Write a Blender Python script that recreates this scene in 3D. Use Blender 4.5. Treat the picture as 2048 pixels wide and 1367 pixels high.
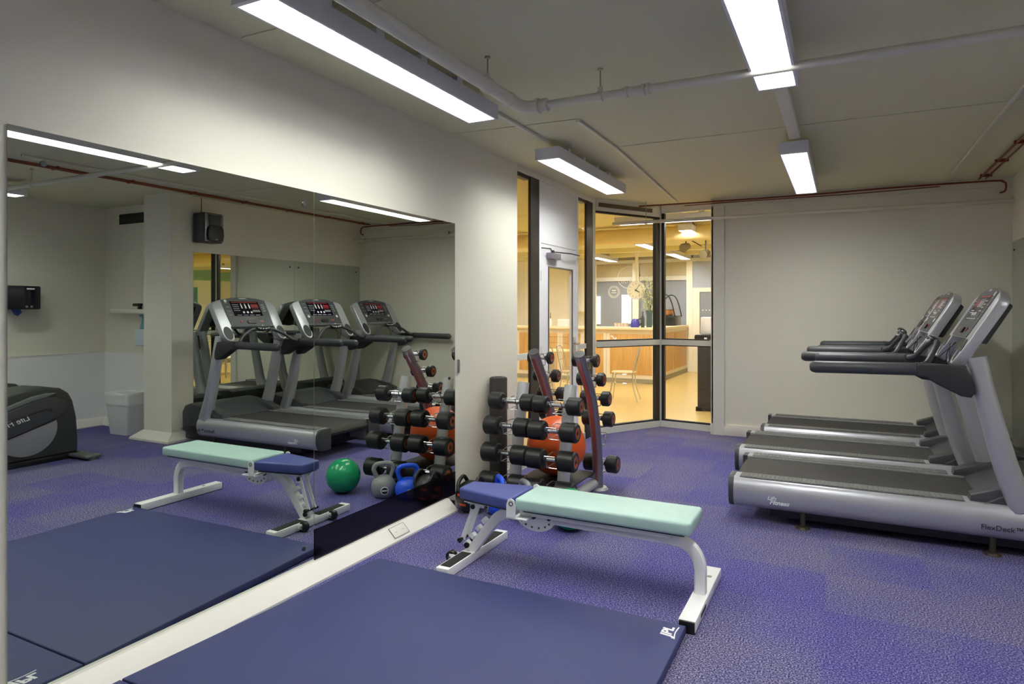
import bpy, bmesh, math, random
from math import sin, cos, pi, radians
from mathutils import Vector, Matrix

for _o in list(bpy.data.objects):
    bpy.data.objects.remove(_o)
SC = bpy.context.scene
COL = SC.collection

# ------------------------------------------------------------ camera, world, exposure
cam_d = bpy.data.cameras.new('camera')
cam = bpy.data.objects.new('camera', cam_d)
COL.objects.link(cam)
cam.location = (2.584, 0.0, 1.45)
cam.rotation_euler = (radians(90), 0, math.atan(664 / 1307))
cam_d.sensor_width = 36
cam_d.lens = 36 * 1307 / 2048
cam_d.shift_y = -63.5 / 2048
cam_d.clip_start = 0.05
cam_d.clip_end = 60
SC.camera = cam
w = bpy.data.worlds.new('world')
SC.world = w
w.use_nodes = True
w.node_tree.nodes['Background'].inputs[0].default_value = (0.5, 0.52, 0.55, 1)
w.node_tree.nodes['Background'].inputs[1].default_value = 0.02
SC.view_settings.view_transform = 'Standard'
SC.view_settings.look = 'None'
SC.view_settings.gamma = 1
SC.view_settings.exposure = 0.42
SC.cycles.max_bounces = 12
SC.cycles.diffuse_bounces = 8
SC.cycles.glossy_bounces = 8
SC.cycles.transparent_max_bounces = 16
SC.cycles.sample_clamp_indirect = 10
SC.cycles.caustics_reflective = True
SC.cycles.caustics_refractive = False
GYM_LAMP = 34.0
HALL_LAMP = 42.0

# ------------------------------------------------------------ materials
def lin(c):
    return tuple((x / 12.92 if x <= 0.04045 else ((x + 0.055) / 1.055) ** 2.4) for x in c)

def rgb(r, g, b):
    return lin((r / 255, g / 255, b / 255)) + (1,)

_M = {}

def mat(name, color=(200, 200, 200), rough=0.5, metal=0.0, bump=0.0, scale=40.0, vary=0.0, coat=0.0, spec=0.5, emit=None, es=0.0):
    """principled material with a procedural noise for tone and relief"""
    if name in _M:
        return _M[name]
    m = bpy.data.materials.new(name)
    m.use_nodes = True
    nt = m.node_tree
    b = nt.nodes['Principled BSDF']
    c = rgb(*color)
    b.inputs['Base Color'].default_value = c
    b.inputs['Roughness'].default_value = rough
    b.inputs['Metallic'].default_value = metal
    b.inputs['Coat Weight'].default_value = coat
    b.inputs['Specular IOR Level'].default_value = spec
    if emit:
        b.inputs['Emission Color'].default_value = rgb(*emit)
        b.inputs['Emission Strength'].default_value = es
    if bump or vary:
        tc = nt.nodes.new('ShaderNodeTexCoord')
        n = nt.nodes.new('ShaderNodeTexNoise')
        n.inputs['Scale'].default_value = scale
        n.inputs['Detail'].default_value = 4
        nt.links.new(tc.outputs['Object'], n.inputs['Vector'])
        if vary:
            mx = nt.nodes.new('ShaderNodeMix')
            mx.data_type = 'RGBA'
            mx.inputs[6].default_value = tuple(x * (1 - vary) for x in c[:3]) + (1,)
            mx.inputs[7].default_value = tuple(min(1, x * (1 + vary)) for x in c[:3]) + (1,)
            nt.links.new(n.outputs[0], mx.inputs[0])
            nt.links.new(mx.outputs[2], b.inputs['Base Color'])
        if bump:
            bp = nt.nodes.new('ShaderNodeBump')
            bp.inputs['Strength'].default_value = bump
            bp.inputs['Distance'].default_value = 0.002
            nt.links.new(n.outputs[0], bp.inputs['Height'])
            nt.links.new(bp.outputs[0], b.inputs['Normal'])
    _M[name] = m
    return m

def glow(name, color, strength):
    m = bpy.data.materials.new(name)
    m.use_nodes = True
    nt = m.node_tree
    nt.nodes.clear()
    e = nt.nodes.new('ShaderNodeEmission')
    e.inputs[0].default_value = tuple(color) + (1,)
    e.inputs[1].default_value = strength
    o = nt.nodes.new('ShaderNodeOutputMaterial')
    nt.links.new(e.outputs[0], o.inputs[0])
    _M[name] = m
    return m

def glass_mat(name, tint=(0.985, 0.99, 0.985), ior=1.3, cover=None):
    m = bpy.data.materials.new(name)
    m.use_nodes = True
    nt = m.node_tree
    nt.nodes.clear()
    tr = nt.nodes.new('ShaderNodeBsdfTransparent')
    tr.inputs[0].default_value = tuple(tint) + (1,)
    gl = nt.nodes.new('ShaderNodeBsdfGlossy')
    gl.inputs['Roughness'].default_value = 0.0
    fr = nt.nodes.new('ShaderNodeFresnel')
    ge = nt.nodes.new('ShaderNodeNewGeometry')
    mi = nt.nodes.new('ShaderNodeMix')
    mi.inputs[2].default_value = ior
    mi.inputs[3].default_value = 1 / ior
    nt.links.new(ge.outputs['Backfacing'], mi.inputs[0])
    nt.links.new(mi.outputs[0], fr.inputs[0])
    mx = nt.nodes.new('ShaderNodeMixShader')
    nt.links.new(fr.outputs[0], mx.inputs[0])
    nt.links.new(tr.outputs[0], mx.inputs[1])
    nt.links.new(gl.outputs[0], mx.inputs[2])
    o = nt.nodes.new('ShaderNodeOutputMaterial')
    nt.links.new(mx.outputs[0], o.inputs[0])
    _M[name] = m
    return m

def carpet_mat():
    m = bpy.data.materials.new('speckled_carpet')
    m.use_nodes = True
    nt = m.node_tree
    N = nt.nodes
    L = nt.links.new
    b = N['Principled BSDF']
    b.inputs['Roughness'].default_value = 0.95
    b.inputs['Specular IOR Level'].default_value = 0.15
    tc = N.new('ShaderNodeTexCoord')
    sp = N.new('ShaderNodeTexNoise')
    sp.inputs['Scale'].default_value = 140
    sp.inputs['Detail'].default_value = 3
    L(tc.outputs['Object'], sp.inputs['Vector'])
    r = N.new('ShaderNodeValToRGB')
    r.color_ramp.elements[0].position = 0.36
    r.color_ramp.elements[0].color = rgb(44, 42, 84)
    r.color_ramp.elements[1].position = 0.66
    r.color_ramp.elements[1].color = rgb(164, 161, 182)
    e = r.color_ramp.elements.new(0.5)
    e.color = rgb(92, 88, 124)
    L(sp.outputs[0], r.inputs[0])
    r2 = N.new('ShaderNodeValToRGB')
    r2.color_ramp.elements[0].position = 0.36
    r2.color_ramp.elements[0].color = rgb(42, 38, 100)
    r2.color_ramp.elements[1].position = 0.66
    r2.color_ramp.elements[1].color = rgb(134, 131, 182)
    e = r2.color_ramp.elements.new(0.5)
    e.color = rgb(74, 70, 132)
    L(sp.outputs[0], r2.inputs[0])
    # half-metre carpet tiles, each worn a little differently
    sc = N.new('ShaderNodeVectorMath')
    sc.operation = 'MULTIPLY'
    sc.inputs[1].default_value = (2, 2, 0)
    L(tc.outputs['Object'], sc.inputs[0])
    fl = N.new('ShaderNodeVectorMath')
    fl.operation = 'FLOOR'
    L(sc.outputs[0], fl.inputs[0])
    wn = N.new('ShaderNodeTexWhiteNoise')
    L(fl.outputs[0], wn.inputs['Vector'])
    ln = N.new('ShaderNodeTexNoise')
    ln.inputs['Scale'].default_value = 1.3
    ln.inputs['Detail'].default_value = 3
    L(tc.outputs['Object'], ln.inputs['Vector'])
    ad = N.new('ShaderNodeMath')
    ad.operation = 'MULTIPLY_ADD'
    ad.inputs[1].default_value = 0.30
    L(wn.outputs[0], ad.inputs[0])
    L(ln.outputs[0], ad.inputs[2])
    mr = N.new('ShaderNodeMapRange')
    mr.inputs[1].default_value = 0.45
    mr.inputs[2].default_value = 0.85
    L(ad.outputs[0], mr.inputs[0])
    mx = N.new('ShaderNodeMix')
    mx.data_type = 'RGBA'
    L(mr.outputs[0], mx.inputs[0])
    L(r.outputs[0], mx.inputs[6])
    L(r2.outputs[0], mx.inputs[7])
    L(mx.outputs[2], b.inputs['Base Color'])
    bp = N.new('ShaderNodeBump')
    bp.inputs['Strength'].default_value = 0.25
    bp.inputs['Distance'].default_value = 0.004
    L(sp.outputs[0], bp.inputs['Height'])
    L(bp.outputs[0], b.inputs['Normal'])
    return m

def wood_mat():
    m = bpy.data.materials.new('orange_wood_veneer')
    m.use_nodes = True
    nt = m.node_tree
    b = nt.nodes['Principled BSDF']
    b.inputs['Roughness'].default_value = 0.45
    tc = nt.nodes.new('ShaderNodeTexCoord')
    mp = nt.nodes.new('ShaderNodeMapping')
    mp.inputs['Scale'].default_value = (22, 22, 1.2)
    n = nt.nodes.new('ShaderNodeTexNoise')
    n.inputs['Scale'].default_value = 2
    n.inputs['Detail'].default_value = 5
    r = nt.nodes.new('ShaderNodeValToRGB')
    r.color_ramp.elements[0].position = 0.35
    r.color_ramp.elements[0].color = rgb(196, 150, 80)
    r.color_ramp.elements[1].position = 0.65
    r.color_ramp.elements[1].color = rgb(214, 172, 104)
    nt.links.new(tc.outputs['Object'], mp.inputs[0])
    nt.links.new(mp.outputs[0], n.inputs['Vector'])
    nt.links.new(n.outputs[0], r.inputs[0])
    nt.links.new(r.outputs[0], b.inputs['Base Color'])
    return m

WALL = mat('wall_paint', (226, 223, 210), 0.75, bump=0.15, scale=60, vary=0.015)
CEIL = mat('ceiling_paint', (214, 211, 180), 0.85, bump=0.15, scale=30, vary=0.03)
PANEL = mat('grey_white_panel_paint', (236, 236, 238), 0.55, vary=0.01, scale=6)
SKIRT = mat('skirting_gloss_white', (226, 222, 216), 0.4, bump=0.05, scale=20, vary=0.02)
FRAME = mat('window_frame_white', (216, 216, 208), 0.45)
BLACK = mat('black_frame_paint', (26, 26, 28), 0.4)
DOORW = mat('door_white_paint', (232, 233, 238), 0.5)
WPIPE = mat('white_painted_pipe', (214, 211, 198), 0.45, bump=0.05)
COPPER = mat('copper_red_cable', (128, 62, 36), 0.4, 0.3)
HOUSE = mat('lamp_housing_white', (214, 214, 222), 0.4)
MIRROR = mat('mirror_silver', (214, 220, 212), 0.0, 1.0)
BLKPANEL = mat('black_glossy_strip', (10, 8, 14), 0.12, vary=0.2, scale=8)
CARPET = carpet_mat()
GLASS = glass_mat('clear_glass')
WOOD = wood_mat()
YFLOOR = mat('yellow_vinyl_floor', (210, 182, 112), 0.28, vary=0.06, scale=5)
HALLC = mat('hall_ceiling_cream', (222, 212, 156), 0.8, vary=0.03, scale=2)
HALLW = mat('hall_wall_cream', (240, 236, 220), 0.7, vary=0.01, scale=3)
CHROME = mat('chrome', (215, 215, 218), 0.18, 1.0)
STEEL = mat('brushed_steel', (170, 170, 172), 0.35, 1.0)
SILVER = mat('silver_grey_powder', (184, 185, 192), 0.34, 0.5, bump=0.05, scale=300)
RACKS = mat('bright_silver_powder', (208, 209, 213), 0.34, 0.4, bump=0.05, scale=300)
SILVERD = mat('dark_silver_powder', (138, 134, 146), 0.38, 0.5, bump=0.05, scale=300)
DGREY = mat('dark_grey_plastic', (62, 64, 68), 0.45, bump=0.08, scale=400)
DGREY2 = mat('charcoal_plastic', (42, 43, 46), 0.5, bump=0.08, scale=400)
BELT = mat('rubber_running_belt', (48, 46, 46), 0.7, bump=0.3, scale=500, vary=0.15)
STRIP = mat('grey_ribbed_rubber', (104, 104, 104), 0.6, bump=0.2, scale=200)
RUBBER = mat('black_rubber', (22, 22, 23), 0.42, bump=0.1, scale=300, vary=0.1)
BLK = mat('black_plastic', (18, 18, 20), 0.35)
WHITEM = mat('white_enamel', (238, 238, 240), 0.3, bump=0.04, scale=80)
GREENV = mat('mint_green_vinyl', (172, 202, 196), 0.42, bump=0.35, scale=14, vary=0.08)
BLUEV = mat('royal_blue_vinyl', (68, 78, 144), 0.42, bump=0.3, scale=14, vary=0.05)
MATN = mat('navy_vinyl_mat', (52, 58, 108), 0.55, bump=0.25, scale=160, vary=0.08)
ORANGE = mat('orange_rubber', (226, 92, 28), 0.35, vary=0.04, scale=5)
ORANGE2 = mat('orange_red_paint', (206, 88, 38), 0.4)
BRASSY = mat('grey_ring', (96, 90, 86), 0.4)
GREENB = mat('green_rubber', (22, 150, 98), 0.22)
GREYKB = mat('grey_vinyl_coat', (140, 140, 142), 0.35, bump=0.1, scale=60)
BLUEKB = mat('bright_blue_vinyl_coat', (28, 84, 226), 0.35, bump=0.1, scale=60)
DISP = mat('black_display', (16, 14, 30), 0.12)
REDL = mat('red_display', (104, 20, 28), 0.3, emit=(190, 20, 25), es=0.12)
WHITEP = mat('white_print', (238, 238, 242), 0.5)
BLKP = mat('black_print', (38, 38, 42), 0.5)
WLIGHT = glow('gym_tube_light', (0.985, 1.0, 0.93), GYM_LAMP)
YLIGHT = glow('hall_tube_light', (1.0, 0.99, 0.93), HALL_LAMP)

# ------------------------------------------------------------ mesh helpers
def _apply(bm, vs, M):
    bmesh.ops.transform(bm, matrix=M, verts=vs)

def box(bm, lo, hi, bevel=0.0, seg=2, M=None):
    t = bmesh.new()
    bmesh.ops.create_cube(t, size=1)
    c = [(a + b) / 2 for a, b in zip(lo, hi)]
    s = [abs(b - a) for a, b in zip(lo, hi)]
    bmesh.ops.transform(t, matrix=Matrix.Translation(c) @ Matrix.Diagonal(s + [1]), verts=t.verts)
    if bevel > 0:
        bmesh.ops.bevel(t, geom=list(t.edges), offset=min(bevel, min(s) * 0.49), segments=seg, profile=0.5, affect='EDGES')
    join(bm, t, M)

def join(bm, t, M=None):
    if M is not None:
        bmesh.ops.transform(t, matrix=M, verts=t.verts)
    me = bpy.data.meshes.new('tmp')
    t.to_mesh(me)
    t.free()
    bm.from_mesh(me)
    bpy.data.meshes.remove(me)

def sweep(bm, pts, sec, closed_ends=True, up=None, scales=None, M=None):
    """sweep a closed 2-D section (list of (a,b)) along pts with parallel transport"""
    pts = [Vector(p) for p in pts]
    t = bmesh.new()
    n = len(pts)
    tang = []
    for i in range(n):
        d = (pts[min(i + 1, n - 1)] - pts[max(i - 1, 0)]).normalized()
        tang.append(d)
    u = Vector(up) if up else (Vector((0, 0, 1)) if abs(tang[0].z) < 0.9 else Vector((1, 0, 0)))
    rings = []
    a = (u - tang[0] * u.dot(tang[0])).normalized()
    for i in range(n):
        if i:
            q = tang[i - 1].rotation_difference(tang[i])
            a = q @ a
            a = (a - tang[i] * a.dot(tang[i])).normalized()
        b = tang[i].cross(a)
        s = scales[i] if scales else 1.0
        if i and i < n - 1:     # mitre width correction
            c = max(0.5, (pts[i] - pts[i - 1]).normalized().dot(tang[i]))
            mk = 1 / c
        else:
            mk = 1
        rings.append([t.verts.new(pts[i] + (a * y * mk + b * x) * s) for x, y in sec])
    k = len(sec)
    for i in range(n - 1):
        for j in range(k):
            t.faces.new((rings[i][j], rings[i][(j + 1) % k], rings[i + 1][(j + 1) % k], rings[i + 1][j]))
    if closed_ends:
        t.faces.new(list(reversed(rings[0])))
        t.faces.new(rings[-1])
    bmesh.ops.recalc_face_normals(t, faces=t.faces)
    join(bm, t, M)

def circ(r, n=12, r2=None):
    r2 = r2 or r
    return [(r * cos(2 * pi * i / n), r2 * sin(2 * pi * i / n)) for i in range(n)]

def rrect(w, h, r=0.005, n=3):
    o = []
    for cx, cy, a0 in ((w / 2 - r, h / 2 - r, 0), (-w / 2 + r, h / 2 - r, 90), (-w / 2 + r, -h / 2 + r, 180), (w / 2 - r, -h / 2 + r, 270)):
        for i in range(n + 1):
            a = radians(a0 + 90 * i / n)
            o.append((cx + r * cos(a), cy + r * sin(a)))
    return o

def tube(bm, pts, r, n=12, M=None, scales=None):
    sweep(bm, pts, circ(r, n), M=M, scales=scales)

def smooth_path(pts, k=6):
    """Catmull-Rom through pts"""
    P = [Vector(p) for p in pts]
    P = [P[0] * 2 - P[1]] + P + [P[-1] * 2 - P[-2]]
    out = []
    for i in range(1, len(P) - 2):
        for j in range(k):
            t = j / k
            a, b, c, d = P[i - 1], P[i], P[i + 1], P[i + 2]
            out.append(0.5 * ((2 * b) + (c - a) * t + (2 * a - 5 * b + 4 * c - d) * t * t + (-a + 3 * b - 3 * c + d) * t ** 3))
    out.append(P[-2])
    return out

def arc_pts(c, r, a0, a1, n, plane='xz'):
    o = []
    for i in range(n + 1):
        a = radians(a0 + (a1 - a0) * i / n)
        u, v = r * cos(a), r * sin(a)
        if plane == 'xz':
            o.append((c[0] + u, c[1], c[2] + v))
        elif plane == 'yz':
            o.append((c[0], c[1] + u, c[2] + v))
        else:
            o.append((c[0] + u, c[1] + v, c[2]))
    return o

def frame(o, x, y):
    x = Vector(x).normalized()
    y = Vector(y)
    y = (y - x * x.dot(y)).normalized()
    z = x.cross(y)
    return Matrix(((x.x, y.x, z.x, o[0]), (x.y, y.y, z.y, o[1]), (x.z, y.z, z.z, o[2]), (0, 0, 0, 1)))

PL = {'xz': lambda a: frame((0, a, 0), (1, 0, 0), (0, 0, 1)),       # normal -y
      'yz': lambda a: frame((a, 0, 0), (0, 1, 0), (0, 0, 1)),       # normal +x
      'xy': lambda a: frame((0, 0, a), (1, 0, 0), (0, 1, 0))}

def prism(bm, poly, d0, d1, M=None, bevel=0.0, seg=2):
    """polygon in local xy, extruded from local z=d0 to d1, placed by M"""
    t = bmesh.new()
    bot = [t.verts.new((x, y, d0)) for x, y in poly]
    top = [t.verts.new((x, y, d1)) for x, y in poly]
    k = len(poly)
    t.faces.new(list(reversed(bot)))
    t.faces.new(top)
    rim = []
    for i in range(k):
        t.faces.new((bot[i], bot[(i + 1) % k], top[(i + 1) % k], top[i]))
    bmesh.ops.recalc_face_normals(t, faces=t.faces)
    if bevel:
        es = [e for e in t.edges if (e.verts[0].co.z - e.verts[1].co.z) ** 2 < 1e-12]
        bmesh.ops.bevel(t, geom=es, offset=bevel, segments=seg, profile=0.5, affect='EDGES')
    join(bm, t, M)

def lathe(bm, prof, n=24, M=None):
    """prof list of (r, z)"""
    t = bmesh.new()
    rings = []
    for r, z in prof:
        if r < 1e-5:
            rings.append([t.verts.new((0, 0, z))])
        else:
            rings.append([t.verts.new((r * cos(2 * pi * i / n), r * sin(2 * pi * i / n), z)) for i in range(n)])
    for a, b in zip(rings, rings[1:]):
        for i in range(n):
            j = (i + 1) % n
            if len(a) == 1 and len(b) == 1:
                continue
            if len(a) == 1:
                t.faces.new((a[0], b[j], b[i]))
            elif len(b) == 1:
                t.faces.new((a[i], a[j], b[0]))
            else:
                t.faces.new((a[i], a[j], b[j], b[i]))
    bmesh.ops.recalc_face_normals(t, faces=t.faces)
    join(bm, t, M)

def cyl(bm, p0, p1, r, n=20, r1=None, bev=0.0):
    p0 = Vector(p0)
    p1 = Vector(p1)
    d = p1 - p0
    L = d.length
    q = Vector((0, 0, 1)).rotation_difference(d.normalized()).to_matrix().to_4x4()
    r1 = r if r1 is None else r1
    if bev:
        pr = [(0, 0), (r - bev, 0), (r - bev * 0.3, bev * 0.3), (r, bev), (r1, L - bev), (r1 - bev * 0.3, L - bev * 0.3), (r1 - bev, L), (0, L)]
    else:
        pr = [(0, 0), (r, 0), (r1, L), (0, L)]
    lathe(bm, pr, n, Matrix.Translation(p0) @ q)

def ball(bm, c, r, s=(1, 1, 1), n=24, M=None):
    t = bmesh.new()
    bmesh.ops.create_uvsphere(t, u_segments=n, v_segments=n // 2, radius=r)
    bmesh.ops.transform(t, matrix=Matrix.Translation(c) @ Matrix.Diagonal(list(s) + [1]), verts=t.verts)
    join(bm, t, M)

def obj(name, bm, m, parent=None, sharp=35):
    me = bpy.data.meshes.new(name)
    bm.to_mesh(me)
    bm.free()
    me.materials.append(m)
    me.shade_smooth()
    me.set_sharp_from_angle(angle=radians(sharp))
    o = bpy.data.objects.new(name, me)
    COL.objects.link(o)
    if parent:
        o.parent = parent
    return o

def nb():
    return bmesh.new()

def bx(name, lo, hi, m, parent=None, bevel=0.0, seg=2):
    b = nb()
    box(b, lo, hi, bevel, seg)
    return obj(name, b, m, parent)

def struct(name, lo, hi, m, parent=None, bevel=0.0):
    o = bx(name, lo, hi, m, parent, bevel)
    o['kind'] = 'structure'
    return o

def tag(o, label, cat, group=None):
    o['label'] = label
    o['category'] = cat
    if group:
        o['group'] = group
    return o

def thing(name, label, cat, loc=(0, 0, 0), rz=0, group=None):
    o = bpy.data.objects.new(name, None)
    COL.objects.link(o)
    o.location = loc
    o.rotation_euler = (0, 0, rz)
    o.empty_display_size = 0.1
    return tag(o, label, cat, group)

def dup(o, loc=None, label=None, rz=None, parent=None):
    kids = list(o.children)
    c = o.copy()
    COL.objects.link(c)
    if parent is not None:
        c.parent = parent
    if loc is not None:
        c.location = loc
    if rz is not None:
        c.rotation_euler = (0, 0, rz)
    if label:
        c['label'] = label
    for k in kids:
        dup(k, parent=c)
    return c

def text(name, s, M, size, m, parent=None, shear=0.0, ext=0.0006, spacing=1.0, align='CENTER', sx=1.0, bold=0.0):
    cu = bpy.data.curves.new(name, 'FONT')
    cu.body = s
    cu.size = size
    cu.extrude = ext
    cu.shear = shear
    cu.offset = bold
    cu.space_character = spacing
    cu.align_x = align
    cu.align_y = 'CENTER'
    tmp = bpy.data.objects.new(name, cu)
    COL.objects.link(tmp)
    dg = bpy.context.evaluated_depsgraph_get()
    me = bpy.data.meshes.new_from_object(tmp.evaluated_get(dg))
    bpy.data.objects.remove(tmp)
    me.transform(M @ Matrix.Diagonal((sx, 1, 1, 1)))
    me.materials.clear()
    me.materials.append(m)
    o = bpy.data.objects.new(name, me)
    COL.objects.link(o)
    if parent:
        o.parent = parent
    return o

# ------------------------------------------------------------ gym shell
X1 = 4.05      # wall opposite the mirrors
X2 = 5.85      # outer wall of the recess
YF = 7.90      # far wall
ZC = 2.75
struct('floor', (-0.13, -2.6, -0.08), (5.95, 7.3, 0.0), CARPET)
b = nb()
prism(b, [(-0.02, 7.3), (5.95, 7.3), (5.95, 8.0), (1.19, 8.0), (1.17, 8.10), (0.53, 8.19), (-0.02, 7.32)], -0.08, 0.0)
o = obj('floor_far', b, CARPET)
o.name = 'floor'
o['kind'] = 'structure'
struct('ceiling', (-0.13, -2.6, ZC), (5.95, 8.25, ZC + 0.12), CEIL)
struct('wall_left', (-0.045, -2.6, 0), (-0.008, 5.204, ZC), WALL)
struct('wall_back', (-0.13, -2.7, 0), (5.95, -2.6, ZC), WALL)
struct('wall_right', (X1, 4.97, 0), (X1 + 0.15, YF, ZC), WALL)
struct('wall_recess', (X1 + 0.15, 5.10, 0), (X2 + 0.1, 5.2, ZC), WALL)
struct('wall_outer', (X2, -2.6, 0), (X2 + 0.1, 5.1, ZC), WALL)
b = nb()
box(b, (1.20, YF, 0), (X1 + 0.15, YF + 0.12, ZC))
o = obj('wall_far', b, WALL)
o['kind'] = 'structure'
# shallow beam above the far wall
struct('trim_beam_far', (1.20, YF - 0.03, 2.66), (X1, YF, ZC), WALL)
# painted dado in the recess
struct('trim_dado_outer', (X2 - 0.012, -2.5, 0.10), (X2, 5.1, 0.915), PANEL)
struct('trim_dado_recess', (X1 + 0.15, 5.088, 0.10), (X2 - 0.012, 5.10, 0.915), PANEL)
struct('trim_rail_outer', (X2 - 0.02, -2.5, 0.915), (X2, 5.1, 0.93), SKIRT)
struct('trim_rail_recess', (X1 + 0.15, 5.08, 0.915), (X2 - 0.02, 5.10, 0.93), SKIRT)

def skirt_profile(h=0.09, d=0.10, t=0.028):
    return [(0, 0), (d, 0), (d, 0.012), (t + 0.008, h - 0.006), (t, h), (0, h)]

def skirting(name, p0, p1, inward, h=0.09, d=0.10):
    """sloping trunking skirting from p0 to p1; inward = unit normal into the room"""
    b = nb()
    p0 = Vector(p0)
    p1 = Vector(p1)
    L = (p1 - p0).length
    n = Vector(inward)
    M = Matrix(((n.x, 0, (p1 - p0).x / L, p0.x), (n.y, 0, (p1 - p0).y / L, p0.y), (0, 1, 0, 0), (0, 0, 0, 1)))
    prism(b, skirt_profile(h, d), 0, L, M)
    o = obj(name, b, SKIRT)
    o['kind'] = 'structure'
    return o

skirting('baseboard_left', (-0.008, -2.5, 0), (-0.008, 4.03, 0), (1, 0, 0), 0.082, 0.108)
bx('trunking_end_void', (-0.006, 4.031, 0.0), (0.055, 4.06, 0.065), BLK)  # black box standing in for the dark hollow at the skirting's end
bpy.data.objects['trunking_end_void'].name = 'baseboard_left_end'
bpy.data.objects['baseboard_left_end']['kind'] = 'structure'
struct('baseboard_left_far', (-0.008, 4.06, 0), (0.006, 5.204, 0.08), SKIRT)
skirting('baseboard_outer', (X2, -2.5, 0), (X2, 5.1, 0), (-1, 0, 0), 0.10, 0.10)
skirting('baseboard_recess', (X1 + 0.47, 5.1, 0), (X2, 5.1, 0), (0, -1, 0), 0.10, 0.10)
b = nb()
box(b, (1.19, YF - 0.035, 0), (X1, YF, 0.125), 0.004)
o = obj('baseboard_far', b, SKIRT)
o['kind'] = 'structure'
struct('baseboard_right', (X1 - 0.015, 5.0, 0), (X1, YF - 0.035, 0.10), SKIRT)

# column with flared base
b = nb()
box(b, (4.02, 4.72, 0), (4.50, 4.97, ZC))
o = obj('column', b, WALL)
o['kind'] = 'structure'
b = nb()
t = bmesh.new()
lo = [(3.93, 4.61), (4.60, 4.61), (4.60, 5.06), (3.93, 5.06)]
hi = [(4.015, 4.715), (4.505, 4.715), (4.505, 4.98), (4.015, 4.98)]
r0 = [t.verts.new((x, y, 0.0)) for x, y in lo]
r1 = [t.verts.new((x, y, 0.022)) for x, y in lo]
r2 = [t.verts.new((x, y, 0.10)) for x, y in hi]
for A, B in ((r0, r1), (r1, r2)):
    for i in range(4):
        t.faces.new((A[i], A[(i + 1) % 4], B[(i + 1) % 4], B[i]))
t.faces.new(r2)
join(b, t)
o = obj('baseboard_column', b, SKIRT)
o['kind'] = 'structure'

# ---- glazed partition on the left, with door
ZT = 2.69
struct('trim_header_left', (-0.13, 5.204, ZT), (0.0, 7.25, ZC), WALL)
struct('trim_sill_left', (-0.08, 5.204, 0), (-0.02, 5.48, 0.07), FRAME)
struct('trim_post_black_left', (-0.030, 5.478, 0), (-0.004, 5.670, ZT), BLACK)
struct('trim_post_white_left', (-0.030, 5.670, 0), (-0.006, 5.712, ZT), DOORW)
struct('trim_panel_over_door', (-0.045, 5.712, 2.10), (-0.016, 6.664, ZT), DOORW)
struct('trim_post_black_mid', (-0.030, 6.955, 0), (-0.004, 7.150, ZT), BLACK)
struct('trim_post_white_corner', (-0.030, 7.150, 0), (0.0, 7.235, ZT), FRAME)
struct('trim_rail_slot_near', (-0.035, 5.204, 1.0), (-0.008, 5.478, 1.055), FRAME)
struct('trim_rail_slot_far', (-0.035, 6.70, 1.02), (-0.008, 6.955, 1.075), FRAME)
struct('trim_post_door_jamb', (-0.035, 6.664, 0), (-0.008, 6.70, ZT), DOORW)
struct('trim_head_black_near', (-0.075, 5.204, 2.655), (-0.012, 5.478, ZT), BLACK)
struct('trim_head_black_far', (-0.075, 6.70, 2.655), (-0.012, 6.955, ZT), BLACK)
struct('window_1', (-0.026, 5.206, 0.07), (-0.020, 5.478, 2.655), GLASS)
struct('window_2', (-0.026, 6.70, 0.07), (-0.020, 6.955, 2.655), GLASS)
struct('trim_sill_far', (-0.08, 6.70, 0), (-0.02, 6.955, 0.07), FRAME)

door = thing('door_1', 'white door with a tall glass vision panel', 'door', (0, 5.714, 0))
del door['category']
del door['label']
door['kind'] = 'structure'
b = nb()
DW = 0.946
box(b, (-0.045, 0, 0.01), (-0.018, 0.20, 2.095))
box(b, (-0.045, 0.827, 0.01), (-0.018, DW, 2.095))
box(b, (-0.045, 0.20, 1.875), (-0.018, 0.827, 2.095))
box(b, (-0.045, 0.20, 0.01), (-0.018, 0.827, 0.22))
obj('door_leaf', b, DOORW, door)
b = nb()
for lo_, hi_ in (((-0.02, 0.19, 0.21), (-0.010, 0.205, 1.885)), ((-0.02, 0.822, 0.21), (-0.010, 0.837, 1.885)), ((-0.02, 0.205, 1.87), (-0.010, 0.822, 1.885)), ((-0.02, 0.205, 0.21), (-0.010, 0.822, 0.225))):
    box(b, lo_, hi_)
obj('glazing_bead', b, BRASSY, door)
bx('door_glass', (-0.042, 0.20, 0.22), (-0.036, 0.827, 1.875), GLASS, door)
b = nb()
tube(b, smooth_path([(-0.018, 0.885, 1.09), (0.03, 0.885, 1.09), (0.045, 0.87, 1.09), (0.045, 0.78, 1.09)]), 0.010, 10)
h = obj('door_handle', b, CHROME, door)
bx('handle_plate', (-0.018, 0.862, 0.98), (-0.010, 0.908, 1.16), CHROME, h, 0.003)
b = nb()
for z in (0.35, 1.05, 1.78):
    cyl(b, (-0.012, -0.002, z - 0.05), (-0.012, -0.002, z + 0.05), 0.008, 10)
obj('hinge', b, STEEL, door)
b = nb()
box(b, (-0.018, 0.15, 1.955), (0.035, 0.40, 2.015), 0.004)
c = obj('door_closer', b, SILVERD, door)
b = nb()
tube(b, [(0.0, 0.27, 2.02), (0.05, 0.10, 2.045), (-0.01, 0.02, 2.05)], 0.006, 8)
tube(b, [(0.0, 0.27, 2.03), (0.06, 0.62, 2.035), (0.02, 0.95, 2.04)], 0.006, 8)
cyl(b, (0.0, 0.27, 2.015), (0.0, 0.27, 2.045), 0.016, 12)
obj('closer_arm', b, DGREY2, c)

# ---- angled and far glazed bays
PA, PB, PC = Vector((0.0, 7.24)), Vector((0.53, 8.15)), Vector((1.18, 8.05))

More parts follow.
